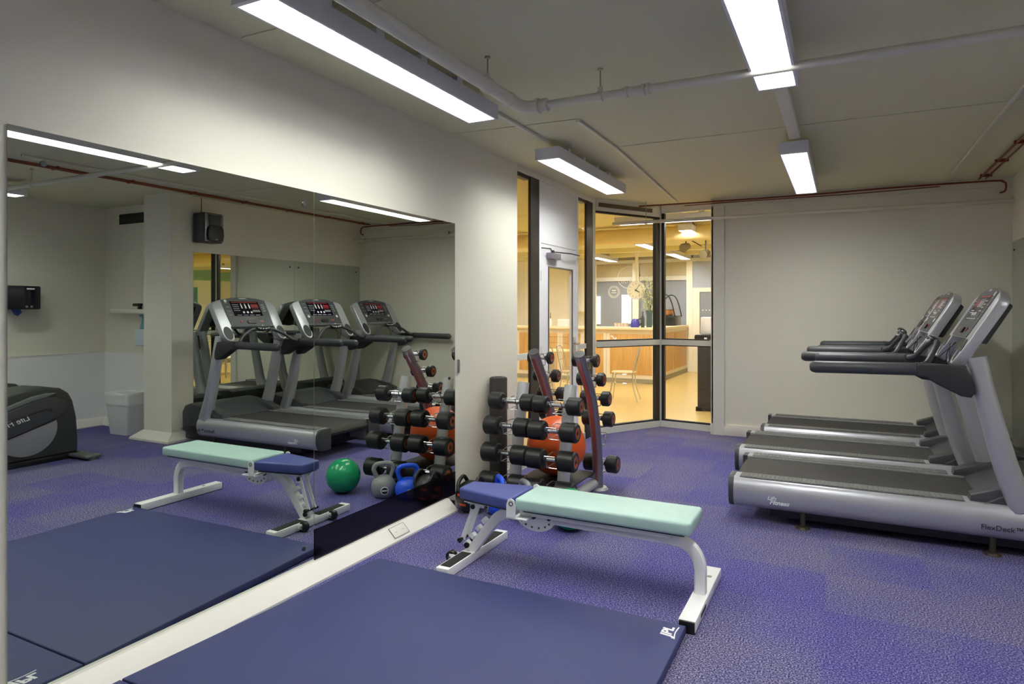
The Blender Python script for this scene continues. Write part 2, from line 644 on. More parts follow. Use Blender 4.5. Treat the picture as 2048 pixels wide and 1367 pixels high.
def bay(pa, pb, idx, ztop):
    d = (pb - pa)
    L = d.length
    d = d / L
    n = Vector((d.y, -d.x))       # towards the room
    M = Matrix(((d.x, n.x, 0, pa.x), (d.y, n.y, 0, pa.y), (0, 0, 1, 0), (0, 0, 0, 1)))
    def S(name, lo_, hi_, m):
        b = nb()
        box(b, lo_, hi_, 0, 1, M)
        o = obj(name, b, m)
        o['kind'] = 'structure'
        return o
    S('trim_sill_bay_%d' % idx, (0, -0.04, 0), (L, 0.03, 0.075), FRAME)
    S('trim_bead_low_%d' % idx, (0.02, -0.03, 0.075), (L - 0.02, 0.012, 0.095), BLACK)
    S('trim_rail_bay_%d' % idx, (0.0, -0.03, 1.02), (L, 0.03, 1.085), FRAME)
    S('trim_rail_bead_%d' % idx, (0.03, -0.02, 1.085), (L - 0.03, 0.012, 1.10), BLACK)
    S('trim_rail_under_%d' % idx, (0.03, -0.02, 1.008), (L - 0.03, 0.012, 1.02), BLACK)
    S('trim_head_bay_%d' % idx, (0, -0.03, ztop + 0.025), (L, 0.03, ZC), WALL)
    S('trim_head_bead_%d' % idx, (0, -0.02, ztop), (L, 0.02, ztop + 0.025), BLACK if idx == 1 else FRAME)
    S('window_%d' % (idx + 2), (0.0, -0.003, 0.095), (L, 0.003, ztop), GLASS)
    return S, L

S1, L1 = bay(PA, PB, 1, 2.585)
S1('trim_edge_black_1', (L1 - 0.10, -0.03, 0.07), (L1 - 0.035, 0.025, 2.60), BLACK)
S1('trim_edge_white_1', (L1 - 0.035, -0.03, 0.0), (L1 + 0.02, 0.03, ZC), FRAME)
S1('trim_slot_brown', (0.02, 0.03, 2.655), (L1 - 0.18, 0.045, 2.70), mat('brown_strip', (96, 82, 58), 0.7))
S2, L2 = bay(PB, PC, 2, 2.655)
S2('trim_edge_black_2', (0.01, -0.03, 0.07), (0.06, 0.02, 2.66), BLACK)
struct('trim_jamb_far_window', (1.19, 7.90, 0), (1.25, 8.10, ZC), FRAME)
struct('trim_post_far_wall', (1.22, YF - 0.035, 0), (1.345, YF + 0.02, 2.70), FRAME)

# ---- wall mirrors
def wall_mirror(name, lo_, hi_, label, nrm, screws, grp=None):
    t = thing(name, label, 'mirror', ((lo_[0] + hi_[0]) / 2, (lo_[1] + hi_[1]) / 2, lo_[2]), 0, grp)
    off = Vector(t.location)
    b = nb()
    box(b, Vector(lo_) - off, Vector(hi_) - off)
    obj('mirror_pane', b, MIRROR, t)
    xs = hi_[0] if nrm > 0 else lo_[0]
    for y, z in screws:
        b = nb()
        p = Vector((xs, y, z)) - off
        cyl(b, p, p + Vector((0.004 * nrm, 0, 0)), 0.011, 14)
        obj('mirror_screw', b, DGREY2, t)
    return t

wall_mirror('wall_mirror', (-0.006, 1.227, 0.083), (0.0, 2.694, 2.096), 'tall frameless wall mirror reflecting the dark blue mat, left of the seam', 1,
            [(1.34, 1.98), (2.62, 0.17), (2.62, 2.02)], 'large mirrors on the near wall')
wall_mirror('wall_mirror', (-0.006, 2.698, 0.252), (0.0, 4.149, 2.096), 'frameless wall mirror reflecting the green ball and dumbbells, right of the seam', 1,
            [(4.07, 2.02), (4.07, 0.95)], 'large mirrors on the near wall')
b = nb()
box(b, (-0.007, 2.698, 0.083), (0.003, 4.149, 0.250))
tag(obj('kick_panel', b, BLKPANEL), 'glossy black strip below the right-hand wall mirror', 'panel')
wall_mirror('wall_mirror', (X1 - 0.006, 5.01, 0.12), (X1, 6.540, 2.115), 'wall mirror behind the treadmill nearest the column, on the opposite wall', -1,
            [(6.47, 2.03)], 'mirrors on the treadmill wall')
wall_mirror('wall_mirror', (X1 - 0.006, 6.546, 0.12), (X1, 7.885, 2.115), 'wall mirror in the far right corner behind the farthest treadmill', -1,
            [(6.62, 2.03), (7.80, 2.03)], 'mirrors on the treadmill wall')

# floor socket set in the sloping skirting
t = thing('socket_box', 'small white double socket plate set in the sloping skirting', 'socket', (0.06, 3.38, 0.05))
Ms = frame((0, 0, 0), (0, 1, 0), (-0.072, 0, 0.07))
b = nb()
box(b, (-0.075, -0.036, -0.002), (0.075, 0.036, 0.004), 0.002, 2, Ms)
obj('socket_plate', b, SKIRT, t)
b = nb()
for sx in (-1, 1):
    box(b, (sx * 0.075 - 0.0015, -0.036, 0.0), (sx * 0.075 + 0.0015, 0.036, 0.005), 0, 1, Ms)
for sy in (-1, 1):
    box(b, (-0.075, sy * 0.036 - 0.0015, 0.0), (0.075, sy * 0.036 + 0.0015, 0.006), 0, 1, Ms)
for sx in (-0.036, 0.036):
    box(b, (sx - 0.010, -0.004, 0.003), (sx + 0.010, -0.001, 0.0045), 0, 1, Ms)
obj('socket_rim', b, mat('socket_grey', (150, 146, 142), .5), t)

# ------------------------------------------------------------ ceiling lamps and pipes
def lamp(x, y0, y1, label, light=WLIGHT, zb=2.60, alongx=False, blades=True, louvre_n=24, W=0.20):
    L = y1 - y0
    t = thing('ceiling_light', label, 'ceiling light', (x, (y0 + y1) / 2, zb), 0, 'fluorescent ceiling lights' if light is WLIGHT else 'reception hall lights')
    if alongx:
        t.location = ((y0 + y1) / 2, x, zb)
        t.rotation_euler = (0, 0, pi / 2)
    h = L / 2
    b = nb()
    box(b, (-W / 2, -h, 0.075), (W / 2, h, 0.088))
    box(b, (-W / 2, -h, 0.0), (-W / 2 + 0.012, h, 0.075))
    box(b, (W / 2 - 0.012, -h, 0.0), (W / 2, h, 0.075))
    box(b, (-W / 2 + 0.012, -h, 0.0), (W / 2 - 0.012, -h + 0.022, 0.075))
    box(b, (-W / 2 + 0.012, h - 0.022, 0.0), (W / 2 - 0.012, h, 0.075))
    obj('housing', b, HOUSE, t)
    b = nb()
    box(b, (-W / 2 + 0.013, -h + 0.023, 0.050), (W / 2 - 0.013, h - 0.023, 0.056))
    obj('diffuser', b, light, t)
    if blades:
        b = nb()
        for i in range(louvre_n):
            yy = -h + 0.05 + (L - 0.1) * i / (louvre_n - 1)
            prism(b, [(-W / 2 + 0.013, 0.004), (W / 2 - 0.013, 0.004), (W / 2 - 0.013, 0.046), (0, 0.018), (-W / 2 + 0.013, 0.046)], -0.0008, 0.0008, Matrix.Translation((0, yy, 0)) @ PL['xz'](0))
        obj('louvre', b, HOUSE, t)
    for k in (-0.6, -0.2, 0.2, 0.6):
        b = nb()
        box(b, (-0.05, h * k - 0.03, 0.088), (0.05, h * k + 0.03, ZC - zb - 0.001))
        obj('mounting_bracket', b, HOUSE, t)
    return t

lamp(0.62, 1.72, 3.48, 'long fluorescent light above the mirrors, nearest the camera on the left')
lamp(0.57, 4.55, 6.24, 'fluorescent ceiling light in front of the white door')
lamp(2.275, 1.85, 3.66, 'large bright fluorescent light at the top right, crossed by the white pipe')
lamp(2.255, 5.20, 7.06, 'fluorescent ceiling light nearest the far wall, in the middle row')
lamp(4.85, 1.85, 3.66, 'fluorescent light seen only in the mirror, over the recess')
lamp(2.275, -1.6, 0.2, 'unseen fluorescent fill light added over the near end of the room, middle row')  # out of view, added as fill for the room
lamp(4.85, -1.6, 0.2, 'unseen fluorescent fill light added over the near end of the recess')  # second added fill lamp, also out of view

def pipe(name, pts, r, label, m=WPIPE, cat='pipe', extra=None, n=14, smooth=False):
    b = nb()
    tube(b, smooth_path(pts) if smooth else pts, r, n)
    if extra:
        extra(b)
    return tag(obj(name, b, m), label, cat)

# suspended pipe: run along the room, elbow, run across
t = thing('suspended_pipe', 'white suspended pipe crossing the ceiling, with an elbow beside the left lamps', 'pipe', (0.955, 3.35, 2.6))
b = nb()
tube(b, [(0, -5.9, 0), (0, -0.16, 0)], 0.035, 16)
obj('wide_pipe', b, WPIPE, t)
b = nb()
tube(b, smooth_path([(0, -0.17, 0), (0, -0.06, 0), (0.03, -0.012, 0), (0.08, 0, 0), (0.13, 0, 0)]), 0.034, 16)
cyl(b, (0.085, 0, 0), (0.10, 0, 0), 0.043)
cyl(b, (0.12, 0, 0), (0.15, 0, 0), 0.036)
cyl(b, (0, -0.185, 0), (0, -0.165, 0), 0.041)
obj('elbow', b, WPIPE, t)
b = nb()
tube(b, [(0.13, 0, 0), (4.89, 0, 0)], 0.021, 16)
for x in (0.60, 0.69, 0.715):
    cyl(b, (x, 0, 0), (x + 0.014, 0, 0), 0.030)
cyl(b, (0.58, 0, 0), (0.70, 0, 0), 0.0235)
obj('narrow_pipe', b, WPIPE, t)
for x, y, r in ((0.46, 0, 0.021), (0, -0.42, 0.035), (0, -3.2, 0.035), (3.1, 0, 0.021)):
    b = nb()
    cyl(b, (x, y, r + 0.02), (x, y, ZC - 2.6), 0.004, 8)
    cyl(b, (x, y, ZC - 2.6 - 0.012), (x, y, ZC - 2.6 - 0.001), 0.015, 12)
    obj('hanger_rod', b, STEEL, t)
    b = nb()
    if y == 0:
        cyl(b, (x - 0.013, 0, 0), (x + 0.013, 0, 0), r + 0.007)
    else:
        cyl(b, (x, y - 0.013, 0), (x, y + 0.013, 0), r + 0.007)
    box(b, (x - 0.012, y - 0.008, r), (x + 0.012, y + 0.008, r + 0.03))
    obj('pipe_clip', b, WPIPE, t)

t = thing('suspended_pipe', 'thin white pipe running across in front of the far wall and hall windows', 'pipe', (2.0, 7.72, 2.5))
b = nb()
tube(b, [(-1.93, -0.06, 0), (2.03, 0.02, 0)], 0.020, 14)
obj('pipe_run', b, WPIPE, t)
b = nb()
cyl(b, (-1.52, -0.05, 0.015), (-1.52, -0.05, 0.249), 0.0035, 8)
obj('hanger_rod', b, STEEL, t)
b = nb()
cyl(b, (-1.535, -0.05, 0), (-1.505, -0.05, 0), 0.026)
obj('pipe_clip', b, WPIPE, t)
b = nb()
cyl(b, (1.80, 0.016, 0.0), (1.83, 0.016, 0.0), 0.028)
obj('pipe_clip', b, WPIPE, t)

def conduit(label, pts, w_=0.02, h_=0.014, m=WPIPE, name='cable_conduit'):
    b = nb()
    sweep(b, pts, rrect(w_, h_, 0.003, 1), up=(0, 0, 1) if abs(Vector(pts[1]).z - Vector(pts[0]).z) < 0.01 else (1, 0, 0))
    return tag(obj(name, b, m), label, 'conduit')

conduit('white conduit on the ceiling linking the two left-hand lamps', [(0.56, 3.49, ZC - 0.012), (0.555, 4.54, ZC - 0.012)], 0.03, 0.022)
conduit('white conduit running from the left ceiling to the far glass bay', [(0.968, 4.167, ZC - 0.010), (0.965, 4.99, ZC - 0.010), (0.80, 7.86, ZC - 0.010)], 0.026, 0.018)
conduit('thin joint strip on the ceiling crossing from the left wall near the lamps', [(0.0, 4.10, ZC - 0.003), (0.955, 4.165, ZC - 0.003)], 0.018, 0.005, CEIL)
conduit('long thin joint strip crossing the whole ceiling', [(0.985, 5.02, ZC - 0.003), (X1, 5.02, ZC - 0.003)], 0.018, 0.005, CEIL)
conduit('second joint strip crossing the ceiling above the suspended pipe', [(0.02, 2.2, ZC - 0.003), (X2, 2.2, ZC - 0.003)], 0.018, 0.005, CEIL)
conduit('white trunking joining the two lamps of the middle row', [(2.265, 3.67, ZC - 0.026), (2.265, 5.19, ZC - 0.026)], 0.075, 0.05)
conduit('white conduit on the ceiling running along to the far wall, right side', [(3.52, 3.0, ZC - 0.010), (3.49, 7.84, ZC - 0.010)], 0.022, 0.018)
# copper coloured cable runs
t = thing('copper_pipe', 'pair of copper coloured pipes along the right side of the ceiling', 'pipe', (3.79, 5.0, 2.735))
for dx in (-0.025, 0.03):
    b = nb()
    tube(b, [(dx, -7.0, 0), (dx, 2.78, 0)], 0.010 if dx < 0 else 0.008, 10)
    obj('pipe_run', b, COPPER, t)
for k in range(14):
    y = -6.5 + k * 0.7
    if y < 2.7:
        bx('pipe_clip', (-0.045, y, -0.012), (0.05, y + 0.02, 0.013), COPPER, t)
pipe('copper_pipe', [(0.35, 7.80, 2.715), (1.1, 7.845, 2.715), (2.2, 7.845, 2.712), (3.0, 7.845, 2.722), (3.85, 7.845, 2.718), (3.97, 7.845, 2.70), (3.99, 7.845, 2.66), (3.98, 7.845, 2.61), (3.94, 7.845, 2.595)], 0.009,
     'copper coloured pipe along the top of the far wall, bending down in the corner', COPPER, smooth=True)
pipe('copper_pipe', [(0.9, 7.85, 2.69), (1.6, 7.85, 2.693), (2.6, 7.85, 2.688), (3.45, 7.85, 2.70)], 0.005,
     'thinner copper coloured cable sagging under the pipe on the far wall', COPPER, smooth=True)

# ------------------------------------------------------------ treadmills
def treadmill():
    t = thing('treadmill', '', 'treadmill', (0, 0, 0), 0, 'treadmills in a row')
    sec = [(-.405, .100), (-.426, .108), (-.444, .128), (-.456, .158), (-.4615, .195), (-.461, .225), (-.455, .252), (-.445, .274), (-.431, .290), (-.414, .299), (-.395, .302), (-.284, .302), (-.284, .100)]
    for s in (1, -1):
        pts = [(y * s, z) for y, z in sec]
        b = nb()
        prism(b, pts, .034, 1.72, PL['yz'](0))
        f = obj('side_rail', b, SILVER, t, 50)
        b = nb()
        prism(b, [(y * 1.004 + (0.004 * s if abs(y) < .4 else 0), z + (.003 if z > .2 else -.002)) for y, z in pts], 0, .036, PL['yz'](0), 0.006)
        obj('end_cap', b, DGREY, f)
        b = nb()
        n = 46
        for i in range(n):
            x = .075 + i * (1.285 / n)
            box(b, (x, min(s * .300, s * .412), .302), (x + 1.285 / n * .82, max(s * .300, s * .412), .3075), .0015, 1)
        box(b, (.07, min(s * .296, s * .418), .3015), (1.365, max(s * .296, s * .418), .3042), .001, 1)
        obj('foot_strip', b, STRIP, f)
        if s == 1:
            M = frame((.315, -.4625, .172), (1, 0, 0.0), (0, 0, 1))
            text('logo_text', 'Life', Matrix.Translation((-.035, 0, .014)) @ M, .034, WHITEP, f, shear=.3, sx=1.15, bold=.0012)
            text('logo_text', 'Fitness', Matrix.Translation((.012, 0, -.012)) @ M, .038, WHITEP, f, shear=.3, sx=1.15, bold=.0012)
            M = frame((1.435, -.4625, .172), (1, 0, 0), (0, 0, 1))
            text('rail_text', 'FlexDeck™ Shock Absorption', M, .043, BLKP, f, align='LEFT')
    # belt loop
    b = nb()
    prism(b, [(1.50, .292), (.075, .292), (.045, .286), (.022, .268), (.012, .245), (.020, .222), (.045, .205), (.08, .200), (1.50, .200)], -.280, .280, PL['xz'](0))
    obj('running_belt', b, BELT, t)
    b = nb()
    box(b, (.26, -.415, .055), (1.96, .415, .200), .01)  # frame widened in black to also give the shade under the side rails
    u = obj('underframe', b, BLK, t)
    for x, y in ((.47, -.41), (.47, .41), (1.50, -.41), (1.50, .41)):
        b = nb()
        cyl(b, (x, y, .0005), (x, y, .014), .048, 20, .036)
        cyl(b, (x, y, .014), (x, y, .11), .017, 12)
        obj('levelling_foot', b, mat('dark_bronze', (70, 62, 52), .4, .4), t)
    # motor hood
    b = nb()
    prism(b, [(1.455, .20), (1.455, .300), (1.53, .345), (1.63, .392), (1.76, .425), (1.90, .435), (1.985, .41), (2.03, .34), (2.03, .13), (1.90, .10), (1.46, .10)], -.405, .405, PL['xz'](0), .018, 3)
    obj('motor_cover', b, DGREY, t)
    for s in (1, -1):
        b = nb()
        prism(b, [(1.392, .301), (1.396, .338), (1.53, .388), (1.66, .412), (1.70, .412), (1.70, .301)], -.055, .055, PL['xz'](-s * .345), .008, 2)
        obj('toe_cover', b, DGREY, t)
        # upright
        b = nb()
        path = smooth_path([(1.652, -s * .405, .285), (1.608, -s * .405, .40), (1.565, -s * .405, .53), (1.505, -s * .405, .77), (1.463, -s * .405, .95), (1.437, -s * .405, 1.09), (1.424, -s * .405, 1.17)], 3)
        n = len(path)
        sweep(b, path, rrect(.108, .140, .046, 6), up=(1, 0, 0), scales=[1.0 - .30 * (i / (n - 1)) for i in range(n)])
        obj('upright', b, SILVER, t)
        # handrail with its bracket
        b = nb()
        yy = -s * .452
        tube(b, [(.512, yy, 1.081), (.515, yy, 1.081), (.528, yy, 1.081), (.545, yy, 1.081), (1.112, yy, 1.088)], .039, 16, scales=[.35, .62, .88, 1, 1])
        r = obj('handrail', b, DGREY, t)
        b = nb()
        prism(b, [(1.108, 1.128), (1.36, 1.118), (1.398, 1.02), (1.402, .955), (1.385, .932), (1.335, .938), (1.22, 1.000), (1.155, 1.040), (1.108, 1.050)], -.046, .046, PL['xz'](yy), .012, 3)
        obj('rail_bracket', b, DGREY2, r)
        b = nb()
        tube(b, smooth_path([(1.13, -s * .40, 1.105), (1.175, -s * .36, 1.125), (1.215, -s * .27, 1.185), (1.25, -s * .15, 1.235), (1.25, -s * .06, 1.245)]), .017, 10)
        obj('pulse_bar', b, DGREY, t)
    b = nb()
    ball(b, (0, 0, 0), 1, (.045, .105, .024), 20, frame((1.245, 0, 1.25), (.8, 0, -.55), (0, 1, 0)) @ Matrix.Identity(4))
    p = obj('activity_pad', b, DGREY2, t)
    b = nb()
    Mp = frame((1.245, 0, 1.25), (0, -1, 0), (.75, 0, .66))
    for i in range(6):
        a = radians(200 + i * 28)
        cyl(b, Mp @ Vector((.075 * cos(a), .026 * sin(a), .016)), Mp @ Vector((.075 * cos(a), .026 * sin(a), .028)), .010, 10)
    cyl(b, Mp @ Vector((0, .012, .020)), Mp @ Vector((0, .012, .030)), .014, 10)
    obj('pad_button', b, WHITEP, p)
    # console
    O = (1.298, 0, 1.125)
    Mc = frame(O, (0, -1, 0), (.506, 0, .862))
    half = [(.296, .175), (.302, .05), (.324, .008), (.362, -.004), (.402, .010), (.423, .05), (.428, .10), (.428, .425), (.418, .462), (.395, .482), (.30, .510), (.20, .530), (.10, .541)]
    ol = half + [(0, .545)] + [(-x, y) for x, y in reversed(half)]
    b = nb()
    prism(b, ol, -.062, 0, Mc, .007, 3)
    c = obj('console', b, SILVER, t, 40)
    b = nb()
    prism(b, [(-.33, .19), (.33, .19), (.30, .47), (0, .50), (-.30, .47)], -.105, -.060, Mc, .02, 2)
    obj('console_back', b, DGREY2, c)
    hp = [(.288, .181), (.300, .34), (.300, .503), (.20, .5255), (.10, .537)]
    b = nb()
    prism(b, hp + [(0, .541)] + [(-x, y) for x, y in reversed(hp)], .0, .004, Mc, .0015, 1)
    cp = obj('control_panel', b, DGREY, c)
    Md = Mc @ Matrix.Translation((0, .062, 0)) @ Matrix.Diagonal((-1.05, 1, 1, 1))
    Ms_ = Mc @ Matrix.Translation((0, .062, 0))
    def plate(b, x0, x1, y0, y1, z0=.0055, z1=.0062):
        box(b, (min(-x0, -x1) * 1.05, y0, z0), (max(-x0, -x1) * 1.05, y1, z1), 0, 1, Ms_)
    b = nb()
    plate(b, -.185, .185, .238, .425, .004, .0055)
    obj('display', b, DISP, c)
    b = nb()
    for q in ((-.165, .165, .408, .419), (.07, .165, .345, .390), (.07, .165, .332, .338)):
        plate(b, *q)
    obj('red_readout', b, REDL, c)
    b = nb()
    for i in range(3):
        x = -.062 + i * .05
        plate(b, x, x + .016, .335, .380)
        plate(b, x + .004, x + .012, .380, .398)
        lathe(b, [(0, 0), (.013, 0), (.013, .0012), (0, .0012)], 12, Ms_ @ Matrix.Translation((-(x + .010) * 1.05, .285, .0055)))
    for i in range(4):
        for j in range(4):
            plate(b, -.165 + i * .020, -.153 + i * .020, .305 + j * .024, .311 + j * .024)
    for i in range(7):
        for j in range(2):
            plate(b, .072 + i * .014, .081 + i * .014, .29 + j * .016, .297 + j * .016)
    for x in (-.15, -.07, .01, .09):
        plate(b, x, x + .06, .248, .252)
    obj('display_print', b, WHITEP, c)
    b = nb()
    for i in range(4):
        plate(b, .212, .248, .30 + i * .026, .307 + i * .026, .004, .006)
        plate(b, -.255, -.21, .25 + i * .05, .254 + i * .05, .004, .006)
    plate(b, -.05, .05, .456, .464, .004, .0055)
    plate(b, -.035, .035, .464, .469, .004, .0055)
    obj('printed_labels', b, mat('pale_print', (170, 178, 180), .5), c)
    b = nb()
    lathe(b, [(0, 0), (.017, 0), (.017, .004), (0, .004)], 20, Mc @ Matrix.Translation((.245, .490, .004)))
    obj('round_badge', b, WHITEP, c)
    b = nb()
    prism(b, rrect_pts(-.060, .205, .060, .245, .015), .004, .014, Mc)
    obj('device_rest', b, BLK, c)
    b = nb()
    lathe(b, [(0, 0), (.014, 0), (.014, .005), (0, .005)], 16, Mc @ Matrix.Translation((.14, .232, .004)))
    obj('stop_button', b, mat('red_button', (150, 40, 34), .4), c)
    b = nb()
    box(b, (-.165, .222, .004), (-.115, .240, .007), 0, 1, Mc)
    obj('start_button', b, mat('orange_button', (160, 84, 66), .4), c)
    for s in (1, -1):
        b = nb()
        prism(b, [(s * .362 + .054 * cos(a), .095 + .078 * sin(a)) for a in [2 * pi * i / 28 for i in range(28)]], .0, .0035, Mc)
        obj('speaker_grille', b, DGREY2, c)
        b = nb()
        ring = [(s * .362 + .059 * cos(a), .088 + .084 * sin(a), .001) for a in [pi + pi * i / 18 for i in range(19)]]
        tube(b, [Mc @ Vector(p_) for p_ in ring], .0035, 6)
        obj('grille_rim', b, WHITEP, c)
    b = nb()
    tube(b, smooth_path([(1.385, .18, 1.235), (1.34, .15, 1.16), (1.34, .17, 1.09), (1.36, .22, 1.13), (1.37, .26, 1.22)]), .003, 6)
    tube(b, smooth_path([(1.385, .10, 1.235), (1.31, .20, 1.14), (1.29, .34, 1.10), (1.2, .40, 1.125)]), .003, 6)
    obj('safety_cord', b, BLK, t)
    return t

def rrect_pts(x0, y0, x1, y1, r, n=4):
    return [((x0 + x1) / 2 + x, (y0 + y1) / 2 + y) for x, y in rrect(x1 - x0, y1 - y0, r, n)]

tm = treadmill()
tm['label'] = 'nearest treadmill, its whole silver side rail facing the camera'
tm.location = (1.87, 5.162, 0)
for pos, lb in (((1.765, 6.195, 0), 'middle treadmill of the row of three'), ((1.842, 7.36, 0), 'farthest treadmill, beside the far wall')):
    t2 = dup(tm, pos, lb)
    for c2 in t2.children:
        if c2.name.startswith('console') and not c2.name.startswith('console_back'):
            for g2 in list(c2.children):
                if g2.name.startswith('round_badge'):
                    # on these two the white badges sit below the display
                    g2.location = (-.506 * .205, .0, -.862 * .205)
                    g3 = g2.copy()
                    COL.objects.link(g3)
                    g3.parent = c2
                    g3.location = (-.506 * .205, .49, -.862 * .205)

# ------------------------------------------------------------ dumbbells and rack
def dumbbell(L, R, hl):
    t = thing('dumbbell', '', 'dumbbell', (0, 0, 0), 0, 'dumbbells on the rack')
    for s in (1, -1):
        b = nb()
        x0, x1 = L / 2 - hl, L / 2
        Mx = frame((0, 0, 0), (0, 1, 0), (0, 0, 1))
        if s < 0:
            Mx = Mx @ Matrix.Rotation(pi, 4, 'X')
        e = min(.010, hl * .2)
        lathe(b, [(0, x0), (R * .55, x0), (R - e, x0 + .001), (R, x0 + e), (R, x1 - e), (R - e, x1), (R * .68, x1), (R * .66, x1 - .004), (0, x1 - .004)], 28, Mx)
        h = obj('head', b, RUBBER, t)
        b = nb()
        lathe(b, [(R * .52, x1 - .004), (R * .64, x1 - .004), (R * .64, x1 + .001), (R * .52, x1 + .001), (R * .52, x1 - .004)], 28, Mx)
        obj('face_ring', b, BRASSY, h)
        b = nb()
        lathe(b, [(0, x1 - .003), (R * .50, x1 - .003), (R * .50, x1 - .001), (0, x1 - .001)], 24, Mx)
        obj('orange_disc', b, ORANGE2, h)
        b = nb()
        prism(b, [(R * .34, -R * .2), (R * .1, R * .36), (-R * .12, R * .1), (-R * .32, R * .22), (-R * .16, -R * .32), (R * .1, -R * .1)], x1 - .001, x1 + .0005, Mx)
        obj('face_emblem', b, BLK, h)
        b = nb()
        lathe(b, [(0, x0 - .022), (.018, x0 - .022), (.026, x0 - .001), (0, x0 - .001)], 18, Mx)
        obj('collar', b, DGREY2, h)
    b = nb()
    xi = L / 2 - hl
    Mx = frame((0, 0, 0), (0, 1, 0), (0, 0, 1))
    pr = [(.0, -xi)]
    n = 26
    for i in range(n + 1):
        x = -xi + 2 * xi * i / n
        rr = .0155 + (.0006 if i % 2 else 0)
        pr.append((rr, x))
    pr.append((0, xi))
    lathe(b, pr, 14, Mx)
    obj('handle', b, CHROME, t)
    return t

RK = thing('dumbbell_rack', 'silver dumbbell rack with leaning posts and curved reddish rear posts', 'dumbbell rack', (0.56, 4.75, 0))
ro = Vector((0.56, 4.75, 0))
PX = (.345, .755)
AX = (.365, .800)
ADY = {.365: .115, .800: .0}
PDY = {.345: .035, .755: .0}

def post_y(z):
    return 4.408 + .165 * (z / .885) ** 1.35

def arc_y(z):
    P = [(.02, 5.055), (.2, 5.045), (.35, 5.03), (.52, 4.985), (.74, 4.905), (.90, 4.80), (1.0, 4.72), (1.115, 4.635)]
    for (a, ya), (c, yc) in zip(P, P[1:]):
        if z <= c:
            return ya + (yc - ya) * (z - a) / (c - a)
    return P[-1][1]

for x in PX:
    b = nb()
    tube(b, [Vector((x, post_y(z) + PDY[x], z)) - ro for z in (.05, .2, .35, .5, .65, .78, .885)], .046, 20)
    obj('front_post', b, RACKS, RK)
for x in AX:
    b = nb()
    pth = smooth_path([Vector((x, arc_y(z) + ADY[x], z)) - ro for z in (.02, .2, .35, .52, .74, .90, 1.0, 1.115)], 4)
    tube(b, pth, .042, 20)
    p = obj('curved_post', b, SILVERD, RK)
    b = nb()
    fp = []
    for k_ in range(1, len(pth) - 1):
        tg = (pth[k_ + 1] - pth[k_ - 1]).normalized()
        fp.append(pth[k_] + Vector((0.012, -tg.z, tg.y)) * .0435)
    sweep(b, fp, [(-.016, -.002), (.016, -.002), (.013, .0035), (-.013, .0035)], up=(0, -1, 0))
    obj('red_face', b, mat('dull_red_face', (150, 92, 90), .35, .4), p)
    b = nb()
    d = (pth[-1] - pth[-2]).normalized()
    cyl(b, pth[-1], pth[-1] + d * .004, .043, 20)
    obj('post_cap', b, DGREY, p)
    b = nb()
    cyl(b, Vector((x, 5.055 + ADY[x], .0005)) - ro, Vector((x, 5.055 + ADY[x], .018)) - ro, .085, 24, .07)
    obj('foot_disc', b, SILVER, RK)
for x in (.38, .78):
    b = nb()
    tube(b, [Vector((x, 4.36, .052)) - ro, Vector((x, 5.04 + (.1 if x < .5 else 0), .052)) - ro], .038, 16)
    obj('base_tube', b, RACKS, RK)
    b = nb()
    cyl(b, Vector((x, 4.345, .052)) - ro, Vector((x, 4.362, .052)) - ro, .046, 16)
    cyl(b, Vector((x, 4.42, .0005)) - ro, Vector((x, 4.42, .02)) - ro, .05, 16)
    obj('foot_pad', b, RUBBER, RK)
b = nb()
tube(b, [Vector((.34, 4.52, .12)) - ro, Vector((.80, 4.52, .12)) - ro], .022, 12)
tube(b, [Vector((.38, 4.985, .12)) - ro, Vector((.80, 4.985, .12)) - ro], .022, 12)
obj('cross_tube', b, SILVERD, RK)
b = nb()
box(b, Vector((.34, 4.50, .142)) - ro, Vector((.80, 4.99, .152)) - ro, .003)
obj('rack_shelf', b, DGREY2, RK)

def hook(x, yp, yd, z, s):
    """wire cradle from post at yp to the handle at yd"""
    b = nb()
    for dx in (-.040, .040):
        tube(b, smooth_path([(x + dx, yp, z + .030), (x + dx, (yp + yd) / 2, z + .028), (x + dx, yd - s * .022, z + .012), (x + dx, yd, z - .020), (x + dx, yd + s * .020, z - .012), (x + dx, yd + s * .040, z + .030)], 4), .0032, 6)
        tube(b, [(x + dx, yp, z - .055), (x + dx, yd, z - .060), (x + dx, yd + s * .002, z - .021)], .0032, 6)
    tube(b, [(x - .040, yd + s * .040, z + .030), (x + .040, yd + s * .040, z + .030)], .0032, 6)
    tube(b, [(x - .040, yd, z - .060), (x + .040, yd, z - .060)], .0032, 6)
    tube(b, [(x - .042, yp, z + .030), (x + .042, yp, z + .030)], .0032, 6)
    tube(b, [(x - .042, yp, z - .055), (x + .042, yp, z - .055)], .0032, 6)
    bmesh.ops.translate(b, vec=-ro, verts=b.verts)
    obj('wire_hook', b, CHROME, RK)

front_rows = [(.755, 4.402, .066, .105, 'top'), (.580, 4.325, .071, .122, 'second'), (.382, 4.290, .073, .130, 'third'), (.172, 4.255, .074, .134, 'lowest')]
for z, y, R, hl, nm in front_rows:
    d0 = dumbbell(.372, R, hl)
    d0.location = (.722, y, z)
    side = 'right' if True else ''
    d0['label'] = 'black dumbbell on the rack\'s front right post, %s row' % nm
    dup(d0, (.336, y + .033, z), 'black dumbbell on the rack\'s front left post, %s row' % nm)
    for x, px in ((.722, PX[1]), (.336, PX[0])):
        hook(x, post_y(z) - .03 + PDY[px], y + (.033 if x < .5 else 0), z, -1)
arc_rows = [(1.062, .052, .205, .038, 'top, thinnest'), (.905, .054, .222, .058, 'second'), (.742, .060, .240, .068, 'third'), (.570, .063, .255, .080, 'fourth'), (.412, None, 0, 0, ''), (.190, .071, .285, .095, 'lowest')]
